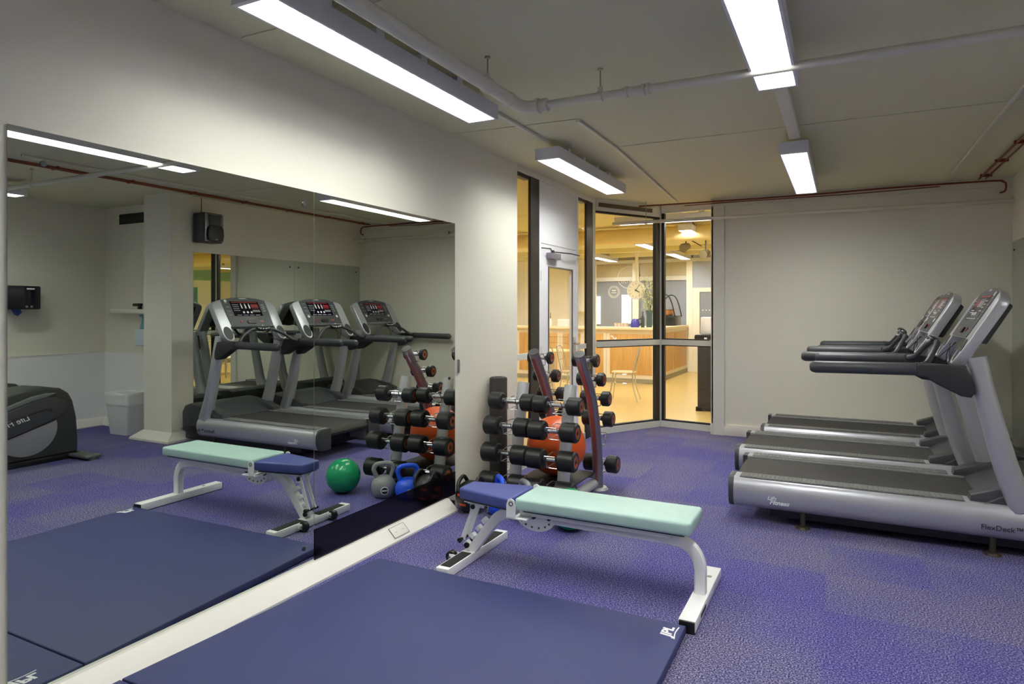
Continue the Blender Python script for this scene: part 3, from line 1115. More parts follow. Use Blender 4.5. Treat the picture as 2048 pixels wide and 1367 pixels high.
for z, R, L, hl, nm in arc_rows:
    y = arc_y(z) + .098
    if R:
        d0 = dumbbell(L, R, hl)
        d0.location = (.80, y, z)
        d0['label'] = 'black dumbbell on the rack\'s right curved post, %s place' % nm
        if nm != 'lowest':
            dup(d0, (.365, y + .115, z), 'black dumbbell on the rack\'s left curved post, %s place' % nm)
    for x in AX:
        if R or x == .80:
            hook(x, arc_y(z) + .03 + ADY[x], y + ADY[x], z, 1)

b = nb()
ball(b, (0, 0, 0), .232, (1, 1, 1), 40)
o = tag(obj('exercise_ball', b, ORANGE), 'big orange exercise ball squeezed inside the dumbbell rack', 'exercise ball')
o.location = (.56, 4.755, .152 + .232)
b = nb()
ball(b, (0, 0, 0), .135, (1, 1, 1), 40)
o = tag(obj('exercise_ball', b, GREENB), 'small shiny green ball on the carpet behind the bench', 'ball')
o.location = (.97, 4.03, .135)
t = thing('foam_roller', 'tall dark foam roller standing upright against the wall', 'foam roller', (.077, 4.69, 0))
b = nb()
cyl(b, (0, 0, 0.0005), (0, 0, .905), .072, 32, bev=.008)
obj('roller_body', b, mat('dark_foam', (62, 59, 55), .8, bump=.2, scale=90), t)
b = nb()
lathe(b, [(.03, .906), (.058, .906), (.058, .909), (.03, .909), (.03, .906)], 28)
obj('end_ring', b, DGREY, t)

def kettlebell(m, label, loc, rz):
    t = thing('kettlebell', label, 'kettlebell', loc, rz, 'kettlebells by the dumbbell rack')
    b = nb()
    lathe(b, [(0, 0), (.060, 0), (.070, .006), (.086, .03), (.096, .065), (.096, .095), (.086, .125), (.066, .150), (.045, .163), (0, .168)], 32)
    k = obj('bell', b, m, t)
    b = nb()
    P = smooth_path([(-.045, 0, .135), (-.062, 0, .175), (-.075, 0, .215), (-.062, 0, .247), (-.03, 0, .258), (.03, 0, .258), (.062, 0, .247), (.075, 0, .215), (.062, 0, .175), (.045, 0, .135)], 4)
    tube(b, P, .0185, 14)
    obj('handle', b, m, t)
    Mf = frame((0, -.0945, .070), (1, 0, 0), (0, 0.0, 1))
    b = nb()
    lathe(b, [(0, 0), (.030, 0), (.030, .004), (0, .004)], 24, Mf)
    e = obj('round_label', b, WHITEP, t)
    b = nb()
    lathe(b, [(0, .004), (.0245, .004), (.0245, .0055), (0, .0055)], 24, Mf)
    obj('label_centre', b, BLK, e)
    b = nb()
    prism(b, [(-.021, -.004), (.021, -.004), (.021, .005), (-.021, .005)], .0055, .0062, Mf)
    obj('label_bar', b, WHITEP, e)
    return t

kettlebell(GREYKB, 'grey kettlebell seen in the mirror, left of the blue one', (.612, 4.085, .0), radians(-42))
kettlebell(BLUEKB, 'bright blue kettlebell behind the blue bench pad', (.402, 4.11, .0), radians(-46))

t = thing('medicine_ball', 'black medicine ball with two grips and orange marks, at the end of the skirting', 'medicine ball', (.187, 4.065, .113))
b = nb()
ball(b, (0, 0, 0), .112, (1, 1, 1), 36)
k = obj('ball_body', b, RUBBER, t)
for s in (1, -1):
    b = nb()
    tube(b, smooth_path([(s * .060, -.078, .045), (s * .070, -.055, .10), (s * .066, 0, .135), (s * .070, .055, .10), (s * .060, .078, .045)], 6), .014, 12)
    obj('grip', b, RUBBER, t)
R_ = .1132
for (a0, a1, e0, e1) in ((-178, -150, 8, 20), (-178, -166, -30, 8), (-160, -140, -20, -8), (-120, -95, 10, 18), (-110, -80, -25, -15)):
    b = nb()
    n = 6
    grid = [[(R_ * cos(radians(e)) * cos(radians(a)), R_ * cos(radians(e)) * sin(radians(a)), R_ * sin(radians(e)))
             for a in [a0 + (a1 - a0) * i / n for i in range(n + 1)]] for e in (e0, (e0 + e1) / 2, e1)]
    vv = [[b.verts.new(p_) for p_ in row] for row in grid]
    for r_ in range(2):
        for i in range(n):
            b.faces.new((vv[r_][i], vv[r_][i + 1], vv[r_ + 1][i + 1], vv[r_ + 1][i]))
    obj('orange_print', b, mat('orange_print', (222, 80, 36), .4), t)

# ------------------------------------------------------------ weight bench
BN = thing('weight_bench', 'white adjustable weight bench with mint green and dark blue pads', 'weight bench', (1.29, 3.30, 0))
bo = Vector((1.29, 3.30, 0))
YB = 3.30

def loc(*p):
    return Vector(p) - bo

b = nb()
pa = smooth_path([(1.952, YB, .040), (1.952, YB, .12), (1.951, YB, .185), (1.928, YB, .248), (1.882, YB, .288), (1.815, YB, .302), (1.70, YB, .305)], 4)
pb = smooth_path([(1.70, YB, .305), (1.40, YB, .305), (.95, YB, .309), (.885, YB, .303), (.828, YB, .276), (.782, YB, .225), (.72, YB, .145), (.645, YB, .045)], 4)
sweep(b, [loc(*p) for p in pa[:-1] + pb], rrect(.05, .056, .008, 2), up=(1, 0, 0))
FR = obj('frame_tube', b, WHITEM, BN)
b = nb()
box(b, loc(1.915, 2.978, .004), loc(1.992, 3.665, .056), .003)
fb = obj('rear_foot_bar', b, WHITEM, BN)
b = nb()
box(b, loc(1.918, 2.968, .002), loc(1.989, 2.980, .053), .002)
obj('rubber_cap', b, BLK, fb)
b = nb()
box(b, loc(1.918, 3.663, .002), loc(1.989, 3.672, .053), .002)
obj('rubber_cap', b, BLK, fb)
b = nb()
cyl(b, loc(1.955, 3.52, .0565), loc(1.955, 3.52, .058), .013, 16)
obj('bar_hole', b, mat('shadow_grey', (150, 150, 150), .6), fb)
b = nb()
box(b, loc(1.992, 3.10, .022), loc(1.994, 3.22, .04), 0)
obj('maker_plate', b, BLK, fb)
b = nb()
box(b, loc(.602, 2.985, .003), loc(.682, 3.685, .052), .003)
fb = obj('front_foot_bar', b, WHITEM, BN)
for y0, y1 in ((3.015, 3.245), (3.385, 3.640)):
    b = nb()
    box(b, loc(.610, y0, .052), loc(.674, y1, .0545), .001)
    obj('grip_strip', b, mat('grip_tape_black', (40, 40, 40), .9, bump=.6, scale=600), fb)
for y in (3.20, 3.47):
    b = nb()
    box(b, loc(.565, y - .025, .02), loc(.603, y - .019, .055), .002)
    box(b, loc(.565, y + .019, .02), loc(.603, y + .025, .055), .002)
    obj('wheel_bracket', b, WHITEM, fb)
    b = nb()
    cyl(b, loc(.570, y - .017, .034), loc(.570, y + .017, .034), .0335, 20, bev=.004)
    w_ = obj('wheel', b, BLK, BN)
    b = nb()
    cyl(b, loc(.570, y - .03, .034), loc(.570, y + .03, .034), .009, 12)
    obj('axle_bolt', b, STEEL, w_)
# pads
def pad(poly, z0, z1, m, name, piping=True):
    b = nb()
    prism(b, [(x - bo.x, y - bo.y) for x, y in poly], z0, z1, None, .014, 4)
    return obj(name, b, m, BN, 60)

def rc(x0, y0, x1, y1, r):
    return rrect_pts(x0, y0, x1, y1, r, 5)

gp = pad(rc(.998, 3.145, 1.935, 3.455, .022), .372, .436, GREENV, 'green_backrest_pad')
b = nb()
box(b, loc(1.04, 3.17, .362), loc(1.90, 3.43, .372))
obj('pad_board', b, BLK, gp)
bp_ = pad([(.972, 3.150), (.976, 3.160), (.976, 3.440), (.970, 3.450), (.96, 3.452), (.615, 3.385), (.606, 3.376), (.604, 3.366), (.604, 3.232), (.608, 3.222), (.618, 3.214), (.96, 3.147)], .366, .430, BLUEV, 'blue_seat_pad')
b = nb()
prism(b, [(x - bo.x, y - bo.y) for x, y in ((.955, 3.17), (.955, 3.43), (.63, 3.375), (.63, 3.225))], .356, .366)
obj('pad_board', b, BLK, bp_)
# supports
b = nb()
for y in (3.215, 3.385):
    box(b, loc(1.0, y - .006, .330), loc(1.82, y + .006, .362), .002)
box(b, loc(1.02, 3.215, .352), loc(1.06, 3.385, .362))
box(b, loc(1.60, 3.215, .352), loc(1.64, 3.385, .362))
obj('backrest_support', b, WHITEM, BN)
b = nb()
for y in (3.262, 3.338):
    box(b, loc(.64, y - .004, .332), loc(.97, y + .004, .356), .002)
    box(b, loc(.655, y - .004, .290), loc(.705, y + .004, .345), .003)
box(b, loc(.64, 3.22, .350), loc(.96, 3.38, .356), .001)
ss = obj('seat_support', b, WHITEM, BN)
for y in (3.135, 3.465):
    s = -1 if y < 3.3 else 1
    b = nb()
    prism(b, [(.958 - bo.x, .335), (1.01 - bo.x, .335), (1.012 - bo.x, .40), (1.004 - bo.x, .428), (.985 - bo.x, .436), (.966 - bo.x, .428), (.957 - bo.x, .40)], -.003, .003, PL['xz'](y - bo.y), .001, 1)
    box(b, loc(.955, min(y, y - s * .10), .326), loc(1.075, max(y, y - s * .10), .334), .001)
    hb = obj('hinge_bracket', b, WHITEM, BN)
    b = nb()
    tube(b, [loc(.986 + .011 * cos(a), y + s * .004, .409 + .011 * sin(a)) for a in [2 * pi * i / 16 for i in range(17)]], .0022, 6)
    obj('bracket_eye', b, BLK, hb)
# quadrant with its holes
for y in (3.262, 3.338):
    s = -1 if y < 3.3 else 1
    b = nb()
    prism(b, [(.968 - bo.x, .315)] + [(1.075 + .108 * cos(a) - bo.x, .300 + .062 * sin(a)) for a in [pi + pi * i / 20 for i in range(21)]] + [(1.182 - bo.x, .315)], -.003, .003, PL['xz'](y - bo.y + s * .006))
    q_ = obj('adjuster_quadrant', b, WHITEM, BN)
    for i in range(6):
        a = pi + pi * (i + .8) / 6.6
        b = nb()
        p0 = loc(1.075 + .088 * cos(a), y + s * .0085, .305 + .047 * sin(a))
        cyl(b, p0, p0 + Vector((0, s * .002, 0)), .006, 12)
        obj('adjuster_hole', b, mat('hole_grey', (96, 92, 88), .7), q_)
b = nb()
box(b, loc(.952, 3.262, .282), loc(1.085, 3.275, .322), .002)
box(b, loc(.952, 3.325, .282), loc(1.085, 3.338, .322), .002)
obj('hinge_plate', b, WHITEM, BN)
for x, z, r in ((.985, .318, .009), (1.068, .318, .012), (1.158, .318, .009), (.676, .318, .014)):
    b = nb()
    cyl(b, loc(x, 3.240 if x > .9 else 3.250, z), loc(x, 3.262, z), r, 16, bev=.002)
    obj('bolt', b, BLK, BN)
    b = nb()
    cyl(b, loc(x, 3.338, z), loc(x, 3.360 if x > .9 else 3.350, z), r, 16, bev=.002)
    obj('bolt', b, BLK, BN)
# strut and ladder
b = nb()
for y in (3.272, 3.328):
    sweep(b, [loc(.676, y, .318), loc(.600, y, .118)], rrect(.008, .028, .002, 1), up=(1, 0, 0))
st = obj('seat_strut', b, WHITEM, BN)
b = nb()
cyl(b, loc(.598, 3.245, .118), loc(.598, 3.355, .118), .0085, 12)
cyl(b, loc(.598, 3.235, .118), loc(.598, 3.250, .118), .014, 14)
obj('locking_pin', b, BLK, st)
b = nb()
for i in range(4):
    f = i / 3
    cx, cz = .742 - .118 * f, .228 - .150 * f
    Mt = frame(loc(cx, YB, cz), (.62, 0, .78), (-.78, 0, .62))
    box(b, (-.012, -.002, -.02), (.016, .026, .02), .003, 1, Mt)
obj('ladder_teeth', b, WHITEM, BN)
b = nb()
cyl(b, loc(.628, 3.262, .085), loc(.628, 3.274, .085), .016, 14)
obj('lower_knob', b, BLK, BN)

# ------------------------------------------------------------ exercise mats
def floor_mat(poly, label, lp):
    t = thing('exercise_mat', label, 'exercise mat', (sum(p[0] for p in poly) / 4, sum(p[1] for p in poly) / 4, 0), 0, 'navy floor mats in front of the mirror')
    o_ = t.location
    b = nb()
    prism(b, [(x - o_.x, y - o_.y) for x, y in poly], .001, .042, None, .007, 3)
    obj('mat_body', b, MATN, t)
    if lp:
        M = frame((lp[0] - o_.x, lp[1] - o_.y, .0423), (0, 1, 0), (-1, 0, 0))
        e = text('logo_text', 'JPL', M, .064, WHITEP, t, shear=.15, sx=1.1, bold=.0022)
        b = nb()
        sweep(b, smooth_path([M @ Vector(p_) for p_ in ((-.055, -.040, 0), (0, -.032, 0), (.058, -.036, 0))], 4), [(-.0025, 0), (.0025, 0), (.0025, .0006), (-.0025, .0006)])
        obj('logo_swoosh', b, WHITEP, t)
    return t

floor_mat([(.118, 1.555), (1.955, 1.555), (1.955, 2.955), (.215, 2.975)], 'large navy exercise mat at the foot of the mirror, beside the bench', (1.895, 2.865))
floor_mat([(.118, .05), (1.955, .05), (1.955, 1.548), (.118, 1.548)], 'second navy mat nearer the camera, seen mainly in the mirror', (.20, 1.38))

# ------------------------------------------------------------ recess (seen in the mirror)
def trainer(loc_, label):
    t = thing('elliptical_trainer', label, 'elliptical trainer', loc_, 0, 'elliptical trainers in the recess')
    # local: x away from the gym, y along the room, z up; rear end at y = 0
    b = nb()
    side = [(-1.45, .05), (.0, .05), (.004, .20), (-.012, .40), (-.045, .56), (-.085, .640), (-.16, .695), (-.30, .716), (-.45, .705), (-.65, .66), (-1.45, .42)]
    prism(b, side, .02, .44, PL['yz'](0), .022, 3)
    obj('shroud', b, mat('dark_shroud', (48, 51, 50), .45, bump=.1, scale=300), t)
    b = nb()
    arm = [(-1.45, .26), (-1.10, .36), (-.80, .46), (-.60, .540), (-.42, .600), (-.30, .622), (-.20, .608), (-.13, .560), (-.118, .50), (-.15, .445), (-.25, .40), (-.45, .335), (-.80, .235), (-1.20, .12), (-1.45, .05)]
    prism(b, arm, -.022, .022, PL['yz'](0), .010, 3)
    a = obj('side_arm', b, mat('dark_arm', (58, 60, 64), .4, bump=.1, scale=300), t)
    b = nb()
    top = [(-1.45, .30), (-1.10, .40), (-.80, .50), (-.60, .582), (-.42, .642), (-.30, .660), (-.22, .655), (-.30, .624), (-.42, .602), (-.60, .543), (-.80, .463), (-1.10, .363), (-1.45, .263)]
    prism(b, top, -.012, .12, PL['yz'](0), .004, 2)
    obj('top_trim', b, mat('grey_green_trim', (104, 112, 108), .4), a)
    b = nb()
    tube(b, smooth_path([(-.026, -.75, .40), (-.026, -.55, .455), (-.026, -.36, .505), (-.026, -.29, .512), (-.026, -.26, .49)], 6), .006, 8)
    obj('groove_line', b, BLK, a)
    b = nb()
    lens = []
    for i in range(22):
        q = radians(14 - 172 * i / 21)
        lens.append((-.46 + .265 * cos(q), .335 + .245 * sin(q) + .0 * i))
    prism(b, lens, .010, .022, PL['yz'](0), .003, 2)
    obj('silver_lens', b, mat('silver_lens', (150, 150, 158), .35, .3), t)
    M = frame((-.0235, -.62, .412), (0, -.966, -.26), (0, -.26, .966))
    text('logo_text', 'Life Fitness', M, .078, WHITEP, a, shear=.25)
    b = nb()
    box(b, (.0, -.02, .012), (.09, .0, .06))
    box(b, (-.28, -.10, .02), (.30, .055, .05), .012, 3)
    cyl(b, (-.24, -.02, 0), (-.24, -.02, .03), .04, 16)
    f = obj('stabiliser_foot', b, mat('grey_foot', (88, 90, 90), .5), t)
    b = nb()
    box(b, (.0, -1.45, .0), (.42, -.02, .052), .004)
    obj('base_frame', b, BLK, t)
    return t

e1 = trainer((4.17, 3.83, 0), 'dark elliptical trainer seen in the mirror at its left edge')
dup(e1, (4.95, 3.83, 0), 'second elliptical trainer, its top showing behind the first in the mirror')

t = thing('wall_speaker', 'black wall loudspeaker with silver front, high beside the column', 'loudspeaker', (3.925, 5.11, 2.22))
b = nb()
prism(b, [(.085, -.125), (.085, .125), (-.075, .125), (-.095, .110), (-.095, -.110), (-.075, -.125)], 0, .335, None, .006, 2)
s_ = obj('cabinet', b, DGREY, t)
b = nb()
prism(b, [(-.120, .010), (.120, .010), (.120, .325), (-.120, .325)], .0, .010, frame((-.095, 0, 0), (0, -1, 0), (0, 0, 1)), .003, 2)
obj('silver_baffle', b, STEEL, t)
b = nb()
prism(b, [(-.095, .02), (-.06, .008), (.06, .008), (.095, .02), (.108, .08), (.10, .16), (.07, .195), (-.07, .195), (-.10, .16), (-.108, .08)], .010, .045, frame((-.095, 0, 0), (0, -1, 0), (0, 0, 1)), .012, 3)
obj('woofer_grille', b, BLK, t)
b = nb()
prism(b, [(-.075, .20), (.075, .20), (.085, .315), (-.085, .315)], .010, .024, frame((-.095, 0, 0), (0, -1, 0), (0, 0, 1)), .006, 2)
obj('tweeter_horn', b, DGREY, t)
b = nb()
prism(b, [(-.015, .030), (.015, .030), (.015, .038), (-.015, .038)], .045, .0458, frame((-.095, 0, 0), (0, -1, 0), (0, 0, 1)))
obj('maker_badge', b, WHITEP, t)
b = nb()
box(b, (.085, -.03, .14), (.124, .03, .22))
tube(b, [(.10, 0, .20), (.115, 0, .335), (.115, 0, .528)], .004, 8)
obj('bracket_and_lead', b, BLK, t)

t = thing('towel_dispenser', 'dark blue-black paper towel dispenser on the recess wall', 'towel dispenser', (X2 - .1, 4.08, 1.46))
b = nb()
box(b, (-.10, -.17, 0), (.098, .17, .265), .018, 3)
obj('dispenser_case', b, mat('smoked_plastic', (20, 21, 34), .18), t)
b = nb()
box(b, (-.103, .02, .225), (-.099, .10, .240))
obj('maker_badge', b, WHITEP, t)
b = nb()
for y in (.02, .07):
    cyl(b, (-.104, y, .03), (-.099, y, .03), .014, 14)
obj('lock_disc', b, STEEL, t)
b = nb()
prism(b, [(-.09, .01), (.0, .01), (.02, -.035), (-.02, -.075), (-.055, -.06), (-.08, -.02)], -.002, .002, PL['yz'](0.0))
obj('paper_towel', b, mat('blue_paper', (70, 84, 160), .8), t)

t = thing('waste_bin', 'translucent white waste bin with a crumpled liner beside the column', 'waste bin', (4.965, 4.83, 0))
b = nb()
def tap(b, w0, d0, w1, d1, z0, z1, r=.03, th=0):
    tt = bmesh.new()
    rings = []
    k = 10
    for i in range(k + 1):
        f = i / k
        z = z0 + (z1 - z0) * f
        rings.append([tt.verts.new((x, y, z)) for x, y in rrect(w0 + (w1 - w0) * f, d0 + (d1 - d0) * f, r, 4)])
    n = len(rings[0])
    for a, c in zip(rings, rings[1:]):
        for i in range(n):
            tt.faces.new((a[i], a[(i + 1) % n], c[(i + 1) % n], c[i]))
    tt.faces.new(list(reversed(rings[0])))
    tt.faces.new(rings[-1])
    join(b, tt)
tap(b, .33, .24, .42, .30, .0005, .40)
obj('bin_body', b, mat('milky_plastic', (206, 208, 212), .35), t)
b = nb()
tt = bmesh.new()
rings = []
random.seed(4)
for z, s in ((.352, 1.012), (.375, 1.035), (.41, 1.03), (.445, 1.045), (.475, 1.06), (.488, 1.03), (.47, .96), (.43, .93)):
    rings.append([tt.verts.new((x * s * (1 + random.uniform(-.012, .012)), y * s * (1 + random.uniform(-.015, .015)), z + random.uniform(-.006, .006))) for x, y in rrect(.42, .30, .04, 6)])
n = len(rings[0])
for a, c in zip(rings, rings[1:]):
    for i in range(n):
        tt.faces.new((a[i], a[(i + 1) % n], c[(i + 1) % n], c[i]))
join(b, tt)
obj('bin_liner', b, mat('thin_white_liner', (222, 222, 222), .5, bump=.6, scale=30), t)

b = nb()
box(b, (4.75, 4.94, 1.412), (5.49, 5.099, 1.462), .004)
tag(obj('wall_shelf', b, SKIRT), 'short white shelf on the recess wall, partly behind the column', 'shelf')
t = thing('spray_gun', 'small black spray gun lying on the white shelf', 'spray gun', (5.06, 5.02, 1.463))
b = nb()
box(b, (-.07, -.015, .035), (.09, .015, .070), .008, 2)
obj('nozzle', b, BLK, t)
b = nb()
prism(b, [(-.06, .0), (.0, .0), (-.012, .04), (-.05, .04)], -.014, .014, PL['xz'](0), .004, 2)
obj('trigger', b, BLK, t)
t = thing('spray_bottle', 'pale spray bottle in a wall holder under the shelf', 'spray bottle', (5.01, 5.05, 1.02))
b = nb()
box(b, (-.10, -.045, .0), (.10, .047, .20), .012, 3)
obj('wall_holder', b, mat('pale_blue_plastic', (206, 222, 232), .3), t)
b = nb()
lathe(b, [(0, .201), (.034, .201), (.036, .24), (.016, .31), (.014, .36), (0, .36)], 20)
box(b, (-.03, -.012, .35), (.05, .012, .38), .004)
obj('bottle', b, mat('teal_plastic', (120, 170, 176), .3), t)
t = thing('air_vent', 'black ventilation grille high on the recess wall', 'vent', (5.29, 5.10, 2.525))
b = nb()
box(b, (-.25, -.012, 0), (.25, -.0005, .125))
f_ = obj('grille_frame', b, BLACK, t)
b = nb()
for i in range(7):
    box(b, (-.24, -.018, .008 + i * .0165), (.24, -.012, .016 + i * .0165), 0)
obj('louvre_slats', b, DGREY2, t)

# wall socket and small marks seen on the wall beside the mirror
t = thing('wall_hook', 'tiny dark metal bracket on the wall at the mirror\'s right edge', 'hook', (-.008, 4.20, 1.03))
b = nb()
box(b, (0.0005, -.012, -.05), (.012, .012, .05), .003)
obj('plate', b, STEEL, t)

# ------------------------------------------------------------ reception hall behind the glass
HX0, HX1, HY0, HY1 = -7.5, 1.75, 4.0, 15.7
b = nb()
prism(b, [(HX0, HY0), (-.13, HY0), (-.13, 7.24), (0.0, 7.35), (.50, 8.21), (1.19, 8.13), (1.19, 8.02), (HX1, 8.02), (HX1, HY1), (HX0, HY1)], -.06, -.001)
o = obj('floor_hall', b, YFLOOR)
o['kind'] = 'structure'
b = nb()
prism(b, [(HX0, HY0), (-.13, HY0), (-.13, 8.25), (HX1, 8.25), (HX1, HY1), (HX0, HY1)], ZC, ZC + .1)
o = obj('ceiling_hall', b, HALLC)
o['kind'] = 'structure'
struct('wall_hall_right', (HX1, 8.02, 0), (HX1 + .1, HY1, ZC), HALLW)
struct('wall_hall_left', (HX0 - .1, HY0, 0), (HX0, HY1, 2.40), mat('hall_white_wall', (240, 240, 238), .7))
struct('wall_hall_left_upper', (HX0 - .1, HY0, 2.40), (HX0, HY1, ZC), mat('pale_green_paint', (142, 190, 170), .6))
struct('wall_hall_front', (HX0, HY0 - .1, 0), (-.13, HY0, ZC), HALLW)
struct('wall_hall_back', (HX0, HY1, 0), (-3.0, HY1 + .1, ZC), HALLW)
GREYG = mat('grey_blind', (140, 146, 156), .6, vary=.03, scale=2)
struct('wall_hall_back_blind', (-3.0, HY1 + .04, 0), (-.64, HY1 + .1, 2.18), GREYG)
struct('wall_hall_back_upper', (-3.0, HY1 + .04, 2.18), (-.64, HY1 + .1, ZC), mat('upper_dim_glass', (196, 184, 150), .25, vary=.12, scale=3))
struct('trim_transom_back', (-3.0, HY1 - .02, 2.17), (-.64, HY1 + .04, 2.27), FRAME)
struct('trim_lintel_back', (-3.0, HY1 - .06, 2.60), (HX1, HY1, 2.68), FRAME)
struct('trim_post_back_mid', (-2.05, HY1 - .05, 0), (-1.90, HY1 + .02, 2.62), HALLW)
struct('trim_post_back_right', (-.74, HY1 - .05, 0), (-.60, HY1 + .02, 2.66), HALLW)
struct('wall_hall_back_fascia', (-.60, HY1, 1.98), (HX1, HY1 + .1, ZC), mat('blue_grey_fascia', (172, 180, 196), .6, vary=.04, scale=3))
d2 = thing('door_2', 'x', 'x', (-.60, HY1, 0))
del d2['category']
del d2['label']
d2['kind'] = 'structure'
b = nb()
box(b, (0, -.03, 0), (.16, .02, 1.98))
box(b, (.80, -.03, 0), (1.0, .02, 1.98))
box(b, (.16, -.03, 1.88), (.80, .02, 1.98))
box(b, (.16, -.03, 0), (.80, .02, .12))
obj('door_leaf', b, HALLW, d2)
bx('door_glass', (.16, 0, .12), (.80, .01, 1.88), GREYG, d2)
b = nb()
for i in range(5):
    box(b, (.22 + i * .075, -.004, 1.44), (.245 + i * .075, -.001, 1.465))
obj('glass_dots', b, WHITEP, d2)
struct('wall_hall_back_side', (.40, HY1, 0), (HX1, HY1 + .1, 1.98), HALLW)
# tiled bright strips of window seen behind the counter
for x0, x1, z0, z1, tiles in ((-2.34, -2.10, 1.12, 1.83, True), (-2.99, -2.90, 1.10, 1.80, False)):
    w_ = struct('window_%d' % (5 if tiles else 6), (x0, HY1 + .0, z0), (x1, HY1 + .038, z1), mat('bright_window', (246, 247, 250), .4, emit=(255, 252, 240), es=.6))
    b = nb()
    for i in range(1, 9):
        z = z0 + (z1 - z0) * i / 9
        box(b, (x0, HY1 - .006, z - .004), (x1, HY1, z + .004))
    for i in (1, 2):
        x = x0 + (x1 - x0) * i / 3
        box(b, (x - .003, HY1 - .006, z0), (x + .003, HY1, z1))
    obj('glazing_bars', b, mat('pale_bar', (200, 204, 210), .5), w_)
# ring shaped signs and lettering on the back glass
t = thing('glass_decal', 'large frosted ring with lettering on the grey glass behind the clock', 'decal', (-2.15, HY1 + .036, 2.26))
b = nb()
tube(b, [(.30 * cos(a), 0, .27 * sin(a)) for a in [2 * pi * i / 40 for i in range(41)]], .008, 6)
obj('ring', b, HALLW, t)
text('lettering', 'fitness', frame((.02, -.006, -.08), (1, 0, 0), (0, 0, 1)), .19, HALLW, t)
t = thing('glass_decal', 'small frosted double ring on the grey glass, left of the larger ring', 'decal', (-2.55, HY1 + .036, 1.91))
b = nb()
for r in (.145, .115):
    tube(b, [(r * cos(a), 0, r * sin(a)) for a in [2 * pi * i / 36 for i in range(37)]], .006, 6)
box(b, (-.05, -.004, .02), (.05, 0, .045))
box(b, (-.06, -.004, -.03), (.06, 0, -.015))
obj('ring', b, HALLW, t)

# counter: front run and return run
def cabinet(lo_, hi_, axis, label, panels):
    t = thing('counter_unit', label, 'counter unit', ((lo_[0] + hi_[0]) / 2, (lo_[1] + hi_[1]) / 2, 0), 0, 'reception counter units')
    o_ = Vector(t.location)
    b = nb()
    box(b, Vector(lo_) - o_, Vector(hi_) - o_)
    obj('carcass', b, mat('pale_cabinet', (232, 222, 200), .5), t)
    for p0, p1 in panels:
        b = nb()
        if axis == 'x':
            box(b, Vector((p0, lo_[1] - .012, .17)) - o_, Vector((p1, lo_[1], .975)) - o_, .003)
        else:
            box(b, Vector((hi_[0], p0, .17)) - o_, Vector((hi_[0] + .012, p1, .975)) - o_, .003)
        obj('wood_panel', b, WOOD, t)
    b = nb()
    if axis == 'x':
        box(b, Vector((lo_[0], lo_[1] - .01, 0.001)) - o_, Vector((hi_[0], lo_[1], .09)) - o_)
    else:
        box(b, Vector((hi_[0], lo_[1], 0.001)) - o_, Vector((hi_[0] + .01, hi_[1], .09)) - o_)
    obj('plinth', b, mat('plinth_grey', (150, 142, 122), .6), t)
    return t

cabinet((-1.71, 12.67, 0), (-.70, 13.25, 1.06), 'x', 'counter unit with one wide orange wood panel, at the counter corner', [(-1.63, -.775)])
for i, (a, c_, lb) in enumerate(((-2.72, -1.715, 'counter unit of two wood panels left of the corner unit'), (-3.73, -2.725, 'counter unit of two wood panels seen through the door glass'), (-5.20, -3.735, 'leftmost counter unit, seen through the narrow side window'))):
    w_ = (c_ - a) / 2
    cabinet((a, 12.67, 0), (c_, 13.25, 1.06), 'x', lb, [(a + .06, a + w_ - .05), (a + w_ + .05, c_ - .06)])
cabinet((-1.25, 13.255, 0), (-.72, 15.62, 1.06), 'y', 'return counter unit running to the back wall', [(13.30, 14.20), (14.28, 15.50)])
b = nb()
prism(b, [(-5.25, 12.60), (-.66, 12.60), (-.68, 15.62), (-1.30, 15.62), (-1.30, 13.32), (-5.25, 13.32)], 1.062, 1.105, None, .004, 1)
tag(obj('worktop', b, mat('pale_worktop', (236, 222, 184), .35)), 'pale L-shaped worktop on the reception counter', 'worktop')
t = thing('panel_sign', 'tiny white sign on the wide orange counter panel', 'sign', (-1.55, 12.657, .90))
b = nb()
for x, z in ((-.05, .03), (-.02, .02), (0, -.01), (.03, -.03), (.05, -.01)):
    box(b, (x - .012, -.004, z - .02), (x + .012, 0, z + .02))
obj('sign_marks', b, WHITEP, t)

# clock hanging on the post
t = thing('wall_clock', 'round white wall clock on the cream post above the counter', 'clock', (-1.33, 13.5, 1.87))
Mk = frame((0, 0, 0), (1, 0, 0), (0, 0, 1))
b = nb()
lathe(b, [(0, -.02), (.185, -.02), (.195, 0), (.195, .022), (.178, .030), (.172, .014), (0, .014)], 40, Mk)
obj('clock_case', b, WHITEM, t)
b = nb()
lathe(b, [(0, .0142), (.170, .0142), (.170, .0155), (0, .0155)], 40, Mk)
obj('dial', b, mat('dial_white', (240, 238, 224), .5), t)
b = nb()
for i in range(12):
    a = radians(30 * i)
    box(b, (-.004, .125, .0155), (.004, .155, .017), 0, 1, Mk @ Matrix.Rotation(a, 4, 'Z'))
obj('hour_mark', b, DGREY, t)
for a, l, w_ in ((-118, .085, .008), (-32, .125, .005)):
    b = nb()
    box(b, (-w_, -.03, .017), (w_, l, .019), 0, 1, Mk @ Matrix.Rotation(radians(a), 4, 'Z'))
    obj('clock_hand', b, BLK, t)
b = nb()
box(b, (-.03, .02, .12), (.03, .05, ZC - 1.872))
obj('hanging_post', b, HALLW, t)

